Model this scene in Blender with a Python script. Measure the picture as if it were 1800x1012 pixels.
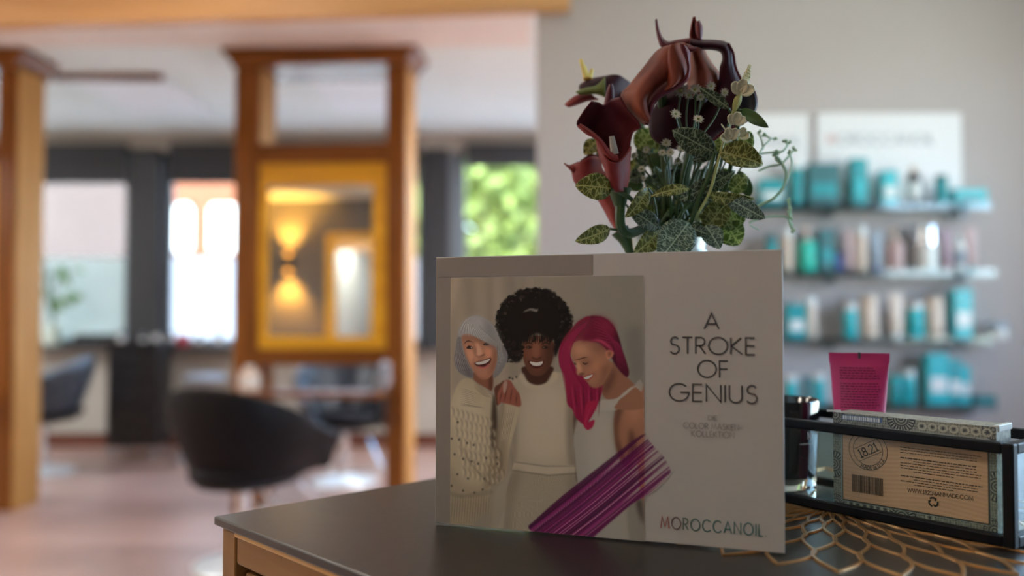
import bpy, bmesh, math, random
import numpy as np
from mathutils import Vector, Matrix

for _o in list(bpy.data.objects):
    bpy.data.objects.remove(_o, do_unlink=True)
scn = bpy.context.scene
COL = scn.collection
R = math.radians
random.seed(7)
rng = np.random.default_rng(11)

# ------------------------------------------------------------------ camera
FPX = 1500.0
CAM_H = 1.19
PITCH = math.atan(41 / FPX)
cam_d = bpy.data.cameras.new('camera')
cam = bpy.data.objects.new('camera', cam_d)
COL.objects.link(cam)
cam.location = (0, 0, CAM_H)
cam.rotation_euler = (math.pi / 2 + PITCH, 0, 0)
cam_d.sensor_width = 36.0
cam_d.lens = 36.0 * FPX / 1800.0
cam_d.clip_start = 0.02
cam_d.clip_end = 200
cam_d.dof.use_dof = True
cam_d.dof.focus_distance = 0.665
cam_d.dof.aperture_fstop = 2.4
scn.camera = cam

# ------------------------------------------------------------------ world, sun, exposure
w = bpy.data.worlds.new('world'); scn.world = w; w.use_nodes = True
nt = w.node_tree; nt.nodes.clear()
wo = nt.nodes.new('ShaderNodeOutputWorld'); wb = nt.nodes.new('ShaderNodeBackground')
sky = nt.nodes.new('ShaderNodeTexSky'); sky.sky_type = 'HOSEK_WILKIE'
sky.sun_direction = Vector((-0.35, -0.7, 0.62)).normalized(); sky.turbidity = 3.5; sky.ground_albedo = 0.3
hs = nt.nodes.new('ShaderNodeHueSaturation'); hs.inputs['Saturation'].default_value = 0.9
nt.links.new(sky.outputs[0], hs.inputs['Color'])
nt.links.new(hs.outputs[0], wb.inputs['Color'])
wb.inputs['Strength'].default_value = 42.0
nt.links.new(wb.outputs[0], wo.inputs['Surface'])

sun_d = bpy.data.lights.new('sun', 'SUN'); sun_d.energy = 3.0; sun_d.angle = R(1.0); sun_d.color = (1, .93, .82)
sun = bpy.data.objects.new('sun', sun_d); COL.objects.link(sun); sun.location = (0, -5, 12)
sun.rotation_euler = Vector((0.35, 0.7, -0.62)).to_track_quat('-Z', 'Y').to_euler()

scn.view_settings.view_transform = 'Standard'
scn.view_settings.look = 'None'
scn.view_settings.gamma = 1.0
scn.view_settings.exposure = 0.75
scn.view_settings.use_curve_mapping = False

def portal(loc, rot, sx, sy):
    d = bpy.data.lights.new('window_portal', 'AREA'); d.shape = 'RECTANGLE'; d.size = sx; d.size_y = sy
    d.cycles.is_portal = True
    o = bpy.data.objects.new('window_portal', d); COL.objects.link(o); o.location = loc; o.rotation_euler = rot

# ------------------------------------------------------------------ pixel helpers
_sp, _cp = math.sin(PITCH), math.cos(PITCH)
def ray(px, py):
    a = (px - 900) / FPX; b = (506 - py) / FPX
    return Vector((a, _cp - b * _sp, _sp + b * _cp))
def P(px, py, z):
    """world point seen at (px,py) at distance z along the room"""
    d = ray(px, py); return Vector((0, 0, CAM_H)) + d * (z / d.y)
def PX(px, z): return P(px, 547, z).x
def PH(py, z): return P(900, py, z).z

# ------------------------------------------------------------------ materials
def s2l(c):
    c = np.asarray(c, float) / 255.0
    return np.where(c <= 0.04045, c / 12.92, ((c + 0.055) / 1.055) ** 2.4)
def new_mat(name):
    m = bpy.data.materials.new(name); m.use_nodes = True
    nt = m.node_tree
    return m, nt, nt.nodes['Principled BSDF']
def mat(name, col, rough=0.5, metal=0.0, var=0.08, scale=20.0, bump=0.0, stretch=(1, 1, 1), spec=0.5, emit=None, estr=0.0, sheen=0.0, coat=0.0):
    m, nt, b = new_mat(name)
    b.inputs['Roughness'].default_value = rough; b.inputs['Metallic'].default_value = metal
    b.inputs['Specular IOR Level'].default_value = spec
    b.inputs['Sheen Weight'].default_value = sheen; b.inputs['Coat Weight'].default_value = coat
    tc = nt.nodes.new('ShaderNodeTexCoord'); mp = nt.nodes.new('ShaderNodeMapping')
    mp.inputs['Scale'].default_value = stretch
    nz = nt.nodes.new('ShaderNodeTexNoise'); nz.inputs['Scale'].default_value = scale; nz.inputs['Detail'].default_value = 4
    nt.links.new(tc.outputs['Object'], mp.inputs[0]); nt.links.new(mp.outputs[0], nz.inputs['Vector'])
    rp = nt.nodes.new('ShaderNodeValToRGB')
    c = np.array(col[:3])
    lo, hi = c * (1 - var), np.minimum(c * (1 + var), 1)
    rp.color_ramp.elements[0].position = .3; rp.color_ramp.elements[1].position = .7
    rp.color_ramp.elements[0].color = (*lo, 1); rp.color_ramp.elements[1].color = (*hi, 1)
    nt.links.new(nz.outputs['Fac'], rp.inputs[0]); nt.links.new(rp.outputs[0], b.inputs['Base Color'])
    if bump:
        bp = nt.nodes.new('ShaderNodeBump'); bp.inputs['Strength'].default_value = bump; bp.inputs['Distance'].default_value = 0.002
        nt.links.new(nz.outputs['Fac'], bp.inputs['Height']); nt.links.new(bp.outputs[0], b.inputs['Normal'])
    if emit:
        b.inputs['Emission Color'].default_value = (*emit, 1); b.inputs['Emission Strength'].default_value = estr
    return m
def wood(name, dark, light, scale=6.0, axis='Z', rough=0.4, ring=3.0, knots=False):
    m, nt, b = new_mat(name)
    b.inputs['Roughness'].default_value = rough; b.inputs['Specular IOR Level'].default_value = .25
    tc = nt.nodes.new('ShaderNodeTexCoord'); mp = nt.nodes.new('ShaderNodeMapping')
    st = {'X': (.08, 1, 1), 'Y': (1, .08, 1), 'Z': (1, 1, .08)}[axis]
    mp.inputs['Scale'].default_value = tuple(scale * s for s in st)
    nz = nt.nodes.new('ShaderNodeTexNoise'); nz.inputs['Scale'].default_value = ring; nz.inputs['Detail'].default_value = 6; nz.inputs['Distortion'].default_value = .6
    nt.links.new(tc.outputs['Object'], mp.inputs[0]); nt.links.new(mp.outputs[0], nz.inputs['Vector'])
    rp = nt.nodes.new('ShaderNodeValToRGB')
    rp.color_ramp.elements[0].position = .32; rp.color_ramp.elements[1].position = .68
    rp.color_ramp.elements[0].color = (*dark, 1); rp.color_ramp.elements[1].color = (*light, 1)
    nt.links.new(nz.outputs['Fac'], rp.inputs[0])
    outc = rp.outputs[0]
    if knots:
        n2 = nt.nodes.new('ShaderNodeTexNoise'); n2.inputs['Scale'].default_value = 38; n2.inputs['Detail'].default_value = 3
        nt.links.new(tc.outputs['Object'], n2.inputs['Vector'])
        r2 = nt.nodes.new('ShaderNodeValToRGB'); r2.color_ramp.elements[0].position = .64; r2.color_ramp.elements[1].position = .72
        r2.color_ramp.elements[0].color = (1, 1, 1, 1); r2.color_ramp.elements[1].color = (.35, .25, .18, 1)
        nt.links.new(n2.outputs['Fac'], r2.inputs[0])
        mx = nt.nodes.new('ShaderNodeMix'); mx.data_type = 'RGBA'; mx.blend_type = 'MULTIPLY'; mx.inputs['Factor'].default_value = .8
        nt.links.new(outc, mx.inputs['A']); nt.links.new(r2.outputs[0], mx.inputs['B']); outc = mx.outputs['Result']
    nt.links.new(outc, b.inputs['Base Color'])
    return m
def thin_glass(name, tint=(1, 1, 1), refl=0.08, rough=0.02):
    m = bpy.data.materials.new(name); m.use_nodes = True; nt = m.node_tree; nt.nodes.clear()
    o = nt.nodes.new('ShaderNodeOutputMaterial'); t = nt.nodes.new('ShaderNodeBsdfTransparent'); g = nt.nodes.new('ShaderNodeBsdfGlossy')
    t.inputs[0].default_value = (*tint, 1); g.inputs['Roughness'].default_value = rough
    lw = nt.nodes.new('ShaderNodeLayerWeight'); lw.inputs['Blend'].default_value = .12
    mt = nt.nodes.new('ShaderNodeMath'); mt.operation = 'MULTIPLY_ADD'; mt.inputs[1].default_value = .45; mt.inputs[2].default_value = refl * .2
    nt.links.new(lw.outputs['Fresnel'], mt.inputs[0])
    mx = nt.nodes.new('ShaderNodeMixShader'); nt.links.new(mt.outputs[0], mx.inputs[0])
    nt.links.new(t.outputs[0], mx.inputs[1]); nt.links.new(g.outputs[0], mx.inputs[2]); nt.links.new(mx.outputs[0], o.inputs[0])
    return m
def translucent(name, col, tr=0.6):
    m = bpy.data.materials.new(name); m.use_nodes = True; nt = m.node_tree; nt.nodes.clear()
    o = nt.nodes.new('ShaderNodeOutputMaterial'); t = nt.nodes.new('ShaderNodeBsdfTranslucent'); d = nt.nodes.new('ShaderNodeBsdfDiffuse')
    nz = nt.nodes.new('ShaderNodeTexNoise'); nz.inputs['Scale'].default_value = 3
    rp = nt.nodes.new('ShaderNodeValToRGB'); rp.color_ramp.elements[0].color = (*[c * .93 for c in col], 1); rp.color_ramp.elements[1].color = (*col, 1)
    nt.links.new(nz.outputs['Fac'], rp.inputs[0])
    nt.links.new(rp.outputs[0], t.inputs[0]); nt.links.new(rp.outputs[0], d.inputs[0])
    mx = nt.nodes.new('ShaderNodeMixShader'); mx.inputs[0].default_value = tr
    nt.links.new(d.outputs[0], mx.inputs[1]); nt.links.new(t.outputs[0], mx.inputs[2]); nt.links.new(mx.outputs[0], o.inputs[0])
    return m
def vcol_mat(name, rough=0.45):
    m, nt, b = new_mat(name)
    a = nt.nodes.new('ShaderNodeAttribute'); a.attribute_name = 'Col'
    nt.links.new(a.outputs['Color'], b.inputs['Base Color']); b.inputs['Roughness'].default_value = rough
    b.inputs['Specular IOR Level'].default_value = .3
    return m

# ------------------------------------------------------------------ mesh builder
class MB:
    def __init__(s): s.v = []; s.f = []
    def add(s, vs, fs):
        n = len(s.v); s.v += [tuple(v) for v in vs]; s.f += [tuple(i + n for i in f) for f in fs]; return s
    def box(s, x0, x1, y0, y1, z0, z1):
        return s.add([(x0, y0, z0), (x1, y0, z0), (x1, y1, z0), (x0, y1, z0), (x0, y0, z1), (x1, y0, z1), (x1, y1, z1), (x0, y1, z1)],
                     [(0, 3, 2, 1), (4, 5, 6, 7), (0, 1, 5, 4), (1, 2, 6, 5), (2, 3, 7, 6), (3, 0, 4, 7)])
    def lathe(s, prof, n=24, c=(0, 0, 0), sx=1.0, sy=1.0):
        vs = []; fs = []
        for r, z in prof:
            for i in range(n):
                a = 2 * math.pi * i / n; vs.append((c[0] + r * sx * math.cos(a), c[1] + r * sy * math.sin(a), c[2] + z))
        for k in range(len(prof) - 1):
            for i in range(n):
                j = (i + 1) % n; fs.append((k * n + i, k * n + j, (k + 1) * n + j, (k + 1) * n + i))
        if prof[0][0] > 1e-6: fs.append(tuple(reversed(range(n))))
        if prof[-1][0] > 1e-6: fs.append(tuple((len(prof) - 1) * n + i for i in range(n)))
        return s.add(vs, fs)
    def tube(s, path, r, n=8, closed=False):
        path = [Vector(p) for p in path]; m = len(path)
        rs = r if isinstance(r, (list, tuple)) else [r] * m
        vs = []; fs = []; up = None
        for i, p in enumerate(path):
            if closed: t = path[(i + 1) % m] - path[i - 1]
            else: t = path[min(i + 1, m - 1)] - path[max(i - 1, 0)]
            if t.length < 1e-9: t = Vector((0, 0, 1))
            t.normalize()
            if up is None: up = Vector((0, 0, 1)) if abs(t.z) < .9 else Vector((1, 0, 0))
            x = up - t * up.dot(t)
            if x.length < 1e-5: x = t.orthogonal()
            x.normalize(); y = t.cross(x); up = x
            for k in range(n):
                a = 2 * math.pi * k / n; vs.append(p + (x * math.cos(a) + y * math.sin(a)) * rs[i])
        M = m if closed else m - 1
        for i in range(M):
            j = (i + 1) % m
            for k in range(n):
                l = (k + 1) % n; fs.append((i * n + k, i * n + l, j * n + l, j * n + k))
        if not closed: fs += [tuple(reversed(range(n))), tuple((m - 1) * n + k for k in range(n))]
        return s.add(vs, fs)
    def grid(s, rows, closed=False):
        nu = len(rows[0]); vs = [p for r in rows for p in r]; fs = []
        for i in range(len(rows) - 1):
            for k in range(nu if closed else nu - 1):
                l = (k + 1) % nu; fs.append((i * nu + k, i * nu + l, (i + 1) * nu + l, (i + 1) * nu + k))
        return s.add(vs, fs)
    def prism(s, pts, y0, y1):
        """outline in x,z extruded in y"""
        n = len(pts); vs = [(x, y0, z) for x, z in pts] + [(x, y1, z) for x, z in pts]
        fs = [tuple(range(n)), tuple(reversed(range(n, 2 * n)))] + [(i, n + i, n + (i + 1) % n, (i + 1) % n) for i in range(n)]
        return s.add(vs, fs)
    def build(s, name, m, parent=None, loc=(0, 0, 0), rot=(0, 0, 0), smooth=False, bevel=0.0, solid=0.0, off=None):
        vs = s.v
        if off is not None: vs = [(v[0] - off[0], v[1] - off[1], v[2] - off[2]) for v in vs]
        me = bpy.data.meshes.new(name); me.from_pydata(vs, [], s.f); me.update()
        bm = bmesh.new(); bm.from_mesh(me); bmesh.ops.recalc_face_normals(bm, faces=bm.faces); bm.to_mesh(me); bm.free()
        if m: me.materials.append(m)
        o = bpy.data.objects.new(name, me); COL.objects.link(o); o.location = loc; o.rotation_euler = rot
        if parent: o.parent = parent
        if smooth:
            me.polygons.foreach_set('use_smooth', [True] * len(me.polygons))
            try: me.set_sharp_from_angle(angle=R(40))
            except Exception: pass
        if solid:
            md = o.modifiers.new('thick', 'SOLIDIFY'); md.thickness = solid; md.offset = 0
        if bevel:
            md = o.modifiers.new('bevel', 'BEVEL'); md.width = bevel; md.segments = 2; md.limit_method = 'ANGLE'
        return o
def box(x0, x1, y0, y1, z0, z1): return MB().box(x0, x1, y0, y1, z0, z1)
def tag(o, label, cat, group=None, kind=None):
    o['label'] = label; o['category'] = cat
    if group: o['group'] = group
    if kind: o['kind'] = kind
    return o
def struct(o, label=None):
    o['kind'] = 'structure'
    if label: o['label'] = label
    return o
def thing(name, label, cat, loc=(0, 0, 0), rz=0, group=None):
    o = bpy.data.objects.new(name, None); COL.objects.link(o); o.empty_display_size = .05
    o.location = loc; o.rotation_euler = (0, 0, rz)
    return tag(o, label, cat, group)
def dup(root, loc, rz, label, group=None):
    r = root.copy(); COL.objects.link(r); r.location = loc; r.rotation_euler = (0, 0, rz); r['label'] = label
    if group: r['group'] = group
    for ch in list(root.children):
        c = ch.copy(); COL.objects.link(c); c.parent = r
        for g in ch.children:
            d = g.copy(); COL.objects.link(d); d.parent = c
    return r
def cr(pts, n):
    """Catmull-Rom through pts -> n samples"""
    p = np.asarray(pts, float); m = len(p)
    if m == 1: return np.repeat(p, n, 0)
    q = np.vstack([2 * p[0] - p[1], p, 2 * p[-1] - p[-2]])
    out = []
    for t in np.linspace(0, m - 1, n):
        i = min(int(t), m - 2); f = t - i; a, b, c, d = q[i], q[i + 1], q[i + 2], q[i + 3]
        out.append(.5 * (2 * b + (c - a) * f + (2 * a - 5 * b + 4 * c - d) * f * f + (3 * b - a - 3 * c + d) * f ** 3))
    return np.array(out)
def crc(pts, per=8):
    """closed smooth outline"""
    p = np.asarray(pts, float); m = len(p); out = []
    for i in range(m):
        a, b, c, d = p[i - 1], p[i], p[(i + 1) % m], p[(i + 2) % m]
        for k in range(per):
            f = k / per
            out.append(.5 * (2 * b + (c - a) * f + (2 * a - 5 * b + 4 * c - d) * f * f + (3 * b - a - 3 * c + d) * f ** 3))
    return np.array(out)
def arc(cx, cy, rx, ry, a0, a1, n=18):
    return [(cx + rx * math.cos(R(a0 + (a1 - a0) * i / n)), cy + ry * math.sin(R(a0 + (a1 - a0) * i / n))) for i in range(n + 1)]

# ------------------------------------------------------------------ monoline capitals (unit height)
G = {}
G['A'] = (.82, [[(0, 0), (.41, 1), (.82, 0)], [(.14, .33), (.68, .33)]])
G['B'] = (.52, [[(0, 0), (0, 1), (.25, 1)] + arc(.25, .76, .22, .24, 90, -90) + [(0, .52)], [(0, .52), (.27, .52)] + arc(.27, .26, .25, .26, 90, -90) + [(0, 0)]])
G['C'] = (.88, [arc(.5, .5, .5, .51, 42, 318, 30)])
G['D'] = (.72, [[(0, 0), (0, 1), (.25, 1)] + arc(.25, .5, .47, .5, 90, -90, 24) + [(0, 0)]])
G['E'] = (.48, [[(.48, 1), (0, 1), (0, 0), (.48, 0)], [(0, .52), (.46, .52)]])
G['F'] = (.46, [[(.46, 1), (0, 1), (0, 0)], [(0, .52), (.44, .52)]])
G['G'] = (.98, [arc(.5, .5, .5, .51, 45, 360, 34) + [(.56, .5)]])
G['I'] = (.0, [[(0, 0), (0, 1)]])
G['K'] = (.62, [[(0, 0), (0, 1)], [(.56, 1), (.02, .5), (.62, 0)]])
G['L'] = (.44, [[(0, 1), (0, 0), (.44, 0)]])
G['M'] = (.94, [[(0, 0), (.14, 1), (.47, .12), (.8, 1), (.94, 0)]])
G['N'] = (.72, [[(0, 0), (0, 1), (.72, 0), (.72, 1)]])
G['O'] = (1.02, [arc(.51, .5, .51, .51, 90, 450, 40)])
G['P'] = (.48, [[(0, 0), (0, 1), (.22, 1)] + arc(.22, .75, .26, .25, 90, -90) + [(0, .5)]])
G['Q'] = (1.02, G['O'][1] + [[(.6, .35), (.95, -.02)]])
G['R'] = (.54, [[(0, 0), (0, 1), (.24, 1)] + arc(.24, .75, .26, .25, 90, -90) + [(0, .5)], [(.2, .5), (.54, 0)]])
G['S'] = (.52, [arc(.27, .76, .22, .25, 30, 230, 16) + arc(.25, .265, .26, .275, 62, -150, 18)])
G['T'] = (.56, [[(0, 1), (.56, 1)], [(.28, 1), (.28, 0)]])
G['U'] = (.62, [[(0, 1), (0, .32)] + arc(.31, .32, .31, .33, 180, 360, 18) + [(.62, 1)]])
G['V'] = (.74, [[(0, 1), (.37, 0), (.74, 1)]])
G['W'] = (1.1, [[(0, 1), (.28, 0), (.55, .95), (.82, 0), (1.1, 1)]])
G['X'] = (.66, [[(0, 0), (.62, 1)], [(.04, 1), (.66, 0)]])
G['Y'] = (.66, [[(0, 1), (.33, .48), (.66, 1)], [(.33, .48), (.33, 0)]])
G['H'] = (.66, [[(0, 0), (0, 1)], [(.66, 0), (.66, 1)], [(0, .52), (.66, .52)]])
G['1'] = (.3, [[(0, .82), (.17, 1), (.17, 0)], [(.02, 0), (.32, 0)]])
G['2'] = (.5, [arc(.24, .72, .23, .28, 165, -35, 14) + [(0, 0), (.5, 0)]])
G['8'] = (.52, [arc(.26, .75, .21, .25, 90, 450, 24), arc(.26, .26, .26, .27, 90, 450, 24)])
G['.'] = (.06, [[(0, 0), (.0, .07)]])
G['-'] = (.28, [[(0, .42), (.28, .42)]])
G['/'] = (.3, [[(0, 0), (.3, 1)]])
G['i'] = (.2, [[(0, .6), (.1, .6), (.1, 0)], [(0, 0), (.2, 0)], [(.1, .82), (.1, .9)]])
G['n'] = (.5, [[(.08, .62), (.08, 0)], arc(.25, .42, .17, .2, 180, 0, 12) + [(.42, 0)], [(0, 0), (.16, 0)], [(.34, 0), (.5, 0)]])
def ribbon(mb, pts, wd, fn):
    p = [Vector((a, b)) for a, b in pts]; n = len(p); L = []; Rr = []
    for i in range(n):
        d0 = (p[i] - p[i - 1]) if i else (p[1] - p[0]); d1 = (p[i + 1] - p[i]) if i < n - 1 else (p[-1] - p[-2])
        if d0.length < 1e-9: d0 = d1
        if d1.length < 1e-9: d1 = d0
        d0 = d0.normalized(); d1 = d1.normalized(); t = d0 + d1
        if t.length < .2: t = d1
        t.normalize(); nn = Vector((-t.y, t.x)); k = 1 / max(.45, nn.dot(Vector((-d1.y, d1.x))))
        L.append(p[i] + nn * wd * .5 * k); Rr.append(p[i] - nn * wd * .5 * k)
    vs = [fn(a.x, a.y) for a in L] + [fn(a.x, a.y) for a in Rr]
    mb.add(vs, [(i, i + 1, n + i + 1, n + i) for i in range(n - 1)])
def text_width(s, h, track, space=.4):
    x = 0
    for ch in s: x += (space if ch == ' ' else G[ch][0] + track) * h
    return x - track * h
def text(mb, s, h, wd, fn, x0=0, y0=0, track=.24, space=.4, sx=1.0, serif=0.0):
    x = x0
    for ch in s:
        if ch == ' ': x += space * h * sx; continue
        adv, strokes = G[ch]
        for st in strokes:
            q = [(x + a * h * sx, y0 + b * h) for a, b in st]
            ribbon(mb, q, wd, fn)
            if serif:
                for e in (st[0], st[-1]):
                    if e[1] < .02 or e[1] > .98:
                        ex, ey = x + e[0] * h * sx, y0 + e[1] * h
                        ribbon(mb, [(ex - serif * h, ey), (ex + serif * h, ey)], wd * .8, fn)
        x += (adv * sx + track) * h
    return x

# ------------------------------------------------------------------ 2-D painter for flat prints
class Paint:
    def __init__(s, W, H, res, bg):
        s.nx = int(W / res) + 1; s.ny = int(H / res) + 1; s.res = res; s.W = W; s.H = H
        s.im = np.ones((s.ny, s.nx, 3)) * s2l(bg)
        s.X, s.Y = np.meshgrid(np.linspace(0, W, s.nx), np.linspace(0, H, s.ny))
    def cover(s, pts, soft=0.0):
        p = np.asarray(pts, float); pad = soft * 2 + s.res * 2
        i0 = max(int((p[:, 0].min() - pad) / s.res), 0); i1 = min(int((p[:, 0].max() + pad) / s.res) + 2, s.nx)
        j0 = max(int((p[:, 1].min() - pad) / s.res), 0); j1 = min(int((p[:, 1].max() + pad) / s.res) + 2, s.ny)
        if i1 <= i0 or j1 <= j0: return None
        acc = 0
        for ox, oy in ((-.25, -.25), (.25, -.25), (-.25, .25), (.25, .25)):
            X = s.X[j0:j1, i0:i1] + ox * s.res; Y = s.Y[j0:j1, i0:i1] + oy * s.res
            ins = np.zeros(X.shape, bool)
            for k in range(len(p)):
                x1, y1 = p[k - 1]; x2, y2 = p[k]
                if y1 == y2: continue
                c = ((y1 > Y) != (y2 > Y)) & (X < (x2 - x1) * (Y - y1) / (y2 - y1) + x1)
                ins ^= c
            acc = acc + ins.astype(float)
        a = acc / 4
        r = int(soft / s.res)
        if r > 0:
            for _ in range(2):
                for ax in (0, 1):
                    pad_ = [(0, 0), (0, 0)]; pad_[ax] = (r + 1, r)
                    c = np.cumsum(np.pad(a, pad_, mode='edge'), axis=ax)
                    a = (np.take(c, range(2 * r + 1, c.shape[ax]), ax) - np.take(c, range(0, c.shape[ax] - 2 * r - 1), ax)) / (2 * r + 1)
        return a, (slice(j0, j1), slice(i0, i1))
    def fill(s, pts, col, soft=0.0, alpha=1.0, clip=None):
        r = s.cover(pts, soft)
        if r is None: return
        a, sl = r; a = a * alpha
        if clip is not None: a = a * clip[sl]
        c = s2l(col) if not isinstance(col, np.ndarray) or col.ndim == 1 else col[sl]
        s.im[sl] = s.im[sl] * (1 - a[..., None]) + c * a[..., None]
    def mask(s, pts, soft=0.0):
        m = np.zeros((s.ny, s.nx)); r = s.cover(pts, soft)
        if r: m[r[1]] = r[0]
        return m
    def line(s, pts, wd, col, soft=0.0, alpha=1.0, clip=None, taper=False):
        p = np.asarray(pts, float); d = np.gradient(p, axis=0); d /= (np.linalg.norm(d, axis=1, keepdims=True) + 1e-12)
        n = np.stack([-d[:, 1], d[:, 0]], 1)
        ww = wd * (np.sin(np.linspace(.12, math.pi - .12, len(p)))[:, None] if taper else 1)
        s.fill(np.vstack([p + n * ww / 2, (p - n * ww / 2)[::-1]]), col, soft, alpha, clip)
    def build(s, name, m, parent, fn, scale_col, keep=None):
        """fn maps arrays X,Y to (...,3) positions"""
        V = fn(s.X, s.Y).reshape(-1, 3); nx, ny = s.nx, s.ny
        idx = np.arange(nx * ny).reshape(ny, nx)
        F = np.stack([idx[:-1, :-1], idx[:-1, 1:], idx[1:, 1:], idx[1:, :-1]], -1).reshape(-1, 4)
        if keep is not None: F = F[keep.reshape(-1)[F].max(1) > .02]
        me = bpy.data.meshes.new(name); me.vertices.add(len(V)); me.vertices.foreach_set('co', V.astype(np.float32).ravel())
        me.loops.add(F.size); me.loops.foreach_set('vertex_index', F.ravel().astype(np.int32))
        me.polygons.add(len(F)); me.polygons.foreach_set('loop_start', np.arange(0, F.size, 4, dtype=np.int32))
        me.update(); me.validate()
        ca = me.color_attributes.new('Col', 'FLOAT_COLOR', 'POINT')
        c = np.clip(s.im * np.asarray(scale_col), 0, .9).reshape(-1, 3); c = np.hstack([c, np.ones((len(c), 1))])
        ca.data.foreach_set('color', c.astype(np.float32).ravel())
        me.materials.append(m)
        o = bpy.data.objects.new(name, me); COL.objects.link(o)
        if parent: o.parent = parent
        return o

# ================================================================== MATERIALS
M = {}
M['wall_white'] = mat('white_plaster', (.485, .415, .40), .85, var=.02, scale=3)
M['wall_cream'] = mat('cream_plaster', (.44, .41, .36), .85, var=.03, scale=3)
M['wall_grey'] = mat('dark_grey_plaster', (.15, .135, .125), .8, var=.06, scale=4)
M['charcoal'] = mat('charcoal_paint', (.035, .038, .042), .6, var=.05)
M['win_frame'] = mat('grey_window_frame', (.17, .20, .23), .45, var=.03)
M['blind'] = mat('charcoal_blind_fabric', (.05, .052, .057), .9, var=.08, scale=60)
M['ceiling'] = mat('ceiling_paint', (.80, .85, .81), .9, var=.02, scale=2)
M['soffit'] = mat('warm_soffit_paint', (.85, .74, .66), .9, var=.02, scale=2)  # warm light on the near ceiling, put into the paint colour
M['wood_station'] = wood('honey_oak', (.16, .052, .009), (.27, .095, .017), 5, 'Z', .35)
M['wood_station_x'] = wood('honey_oak_cross', (.15, .048, .008), (.25, .088, .016), 5, 'X', .35)
M['wood_gold'] = wood('golden_oak', (.68, .33, .02), (.85, .46, .035), 5, 'X', .3)  # gold brightened to hold the warm light on the inner frame
M['wood_pale'] = wood('pale_birch', (.42, .20, .05), (.52, .27, .08), 5, 'Z', .6)
M['wood_beam'] = wood('beam_oak', (.62, .32, .13), (.78, .43, .19), 4, 'X', .45)
M['baseboard'] = wood('red_brown_base', (.10, .03, .018), (.15, .05, .03), 4, 'X', .4)
M['chrome'] = mat('chrome', (.86, .90, .93), .24, 1.0, var=.02)
M['base_metal'] = mat('polished_aluminium', (.88, .93, .95), .3, .45, var=.02)
M['black_leather'] = mat('black_leather', (.007, .0055, .006), .6, var=.25, scale=90, bump=.15, spec=.18)
M['blue_leather'] = mat('glossy_blue_black_leather', (.045, .06, .08), .28, var=.2, scale=60)  # bluish reflections on the dark shell, put into the base colour
M['black_plastic'] = mat('black_plastic', (.012, .012, .014), .4, var=.1)
M['mirror'] = mat('mirror_silver', (.86, .88, .87), .015, 1.0, var=.01)
M['glass'] = thin_glass('window_glass', (.97, .99, .99))
M['film'] = translucent('frosted_film', (.97, .98, .98), .92)
M['film_dim'] = translucent('thick_frosted_film', (.70, .76, .72), .5)  # duller and less see-through than the other film
M['white_plastic'] = mat('white_plastic', (.78, .77, .74), .35, var=.03)
M['teal'] = mat('teal_carton', (.012, .30, .33), .35, var=.08)
M['teal_light'] = mat('turquoise_bottle', (.02, .44, .48), .3, var=.08)
M['teal_dark'] = mat('deep_teal', (.03, .14, .15), .4, var=.08)
M['mint'] = mat('mint_green', (.03, .55, .42), .35, var=.06)
M['cream_p'] = mat('cream_bottle', (.72, .55, .44), .35, var=.04)
M['pink_p'] = mat('dusty_pink', (.55, .36, .34), .4, var=.05)
M['mauve_p'] = mat('mauve', (.36, .22, .25), .4, var=.05)
M['blue_p'] = mat('blue_plastic', (.06, .08, .30), .4, var=.05)
M['amber'] = mat('dark_amber_glass', (.02, .009, .014), .15, var=.1)
M['grey_p'] = mat('grey_blue_plastic', (.30, .34, .40), .35, var=.05)
M['red_p'] = mat('red_plastic', (.45, .02, .03), .4, var=.05)
M['leaf_out'] = mat('sunlit_leaves', (.20, .25, .05), .6, var=.35, scale=6)
M['brick_far'] = mat('orange_brick_far', (.20, .065, .028), .85, var=.15, scale=14)
M['pink_far'] = mat('pale_pink_render', (.075, .052, .046), .85, var=.05, scale=3)
M['white_far'] = mat('white_render', (.85, .85, .82), .7, var=.03)
M['pavement'] = mat('pale_pavement', (.55, .52, .48), .9, var=.1, scale=2)
M['stem'] = mat('green_stem', (.035, .075, .017), .5, var=.2, scale=60)

# laminate floor: red-brown planks
def floor_mat():
    m, nt, b = new_mat('red_brown_laminate')
    tc = nt.nodes.new('ShaderNodeTexCoord')
    br = nt.nodes.new('ShaderNodeTexBrick'); br.inputs['Scale'].default_value = 1.0
    br.inputs['Brick Width'].default_value = 1.3; br.inputs['Row Height'].default_value = .19; br.inputs['Mortar Size'].default_value = .002
    br.inputs['Color1'].default_value = (.36, .225, .19, 1); br.inputs['Color2'].default_value = (.49, .325, .28, 1); br.inputs['Mortar'].default_value = (.12, .05, .03, 1)
    nt.links.new(tc.outputs['Object'], br.inputs['Vector'])
    mp = nt.nodes.new('ShaderNodeMapping'); mp.inputs['Scale'].default_value = (1.2, 14, 1)
    nz = nt.nodes.new('ShaderNodeTexNoise'); nz.inputs['Scale'].default_value = 2.5; nz.inputs['Detail'].default_value = 5
    nt.links.new(tc.outputs['Object'], mp.inputs[0]); nt.links.new(mp.outputs[0], nz.inputs['Vector'])
    mx = nt.nodes.new('ShaderNodeMix'); mx.data_type = 'RGBA'; mx.blend_type = 'OVERLAY'; mx.inputs['Factor'].default_value = .45
    nt.links.new(br.outputs['Color'], mx.inputs['A']); nt.links.new(nz.outputs['Fac'], mx.inputs['B'])
    nt.links.new(mx.outputs['Result'], b.inputs['Base Color']); b.inputs['Roughness'].default_value = .36; b.inputs['Coat Weight'].default_value = .5; b.inputs['Coat Roughness'].default_value = .3
    return m
M['floor'] = floor_mat()

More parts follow.
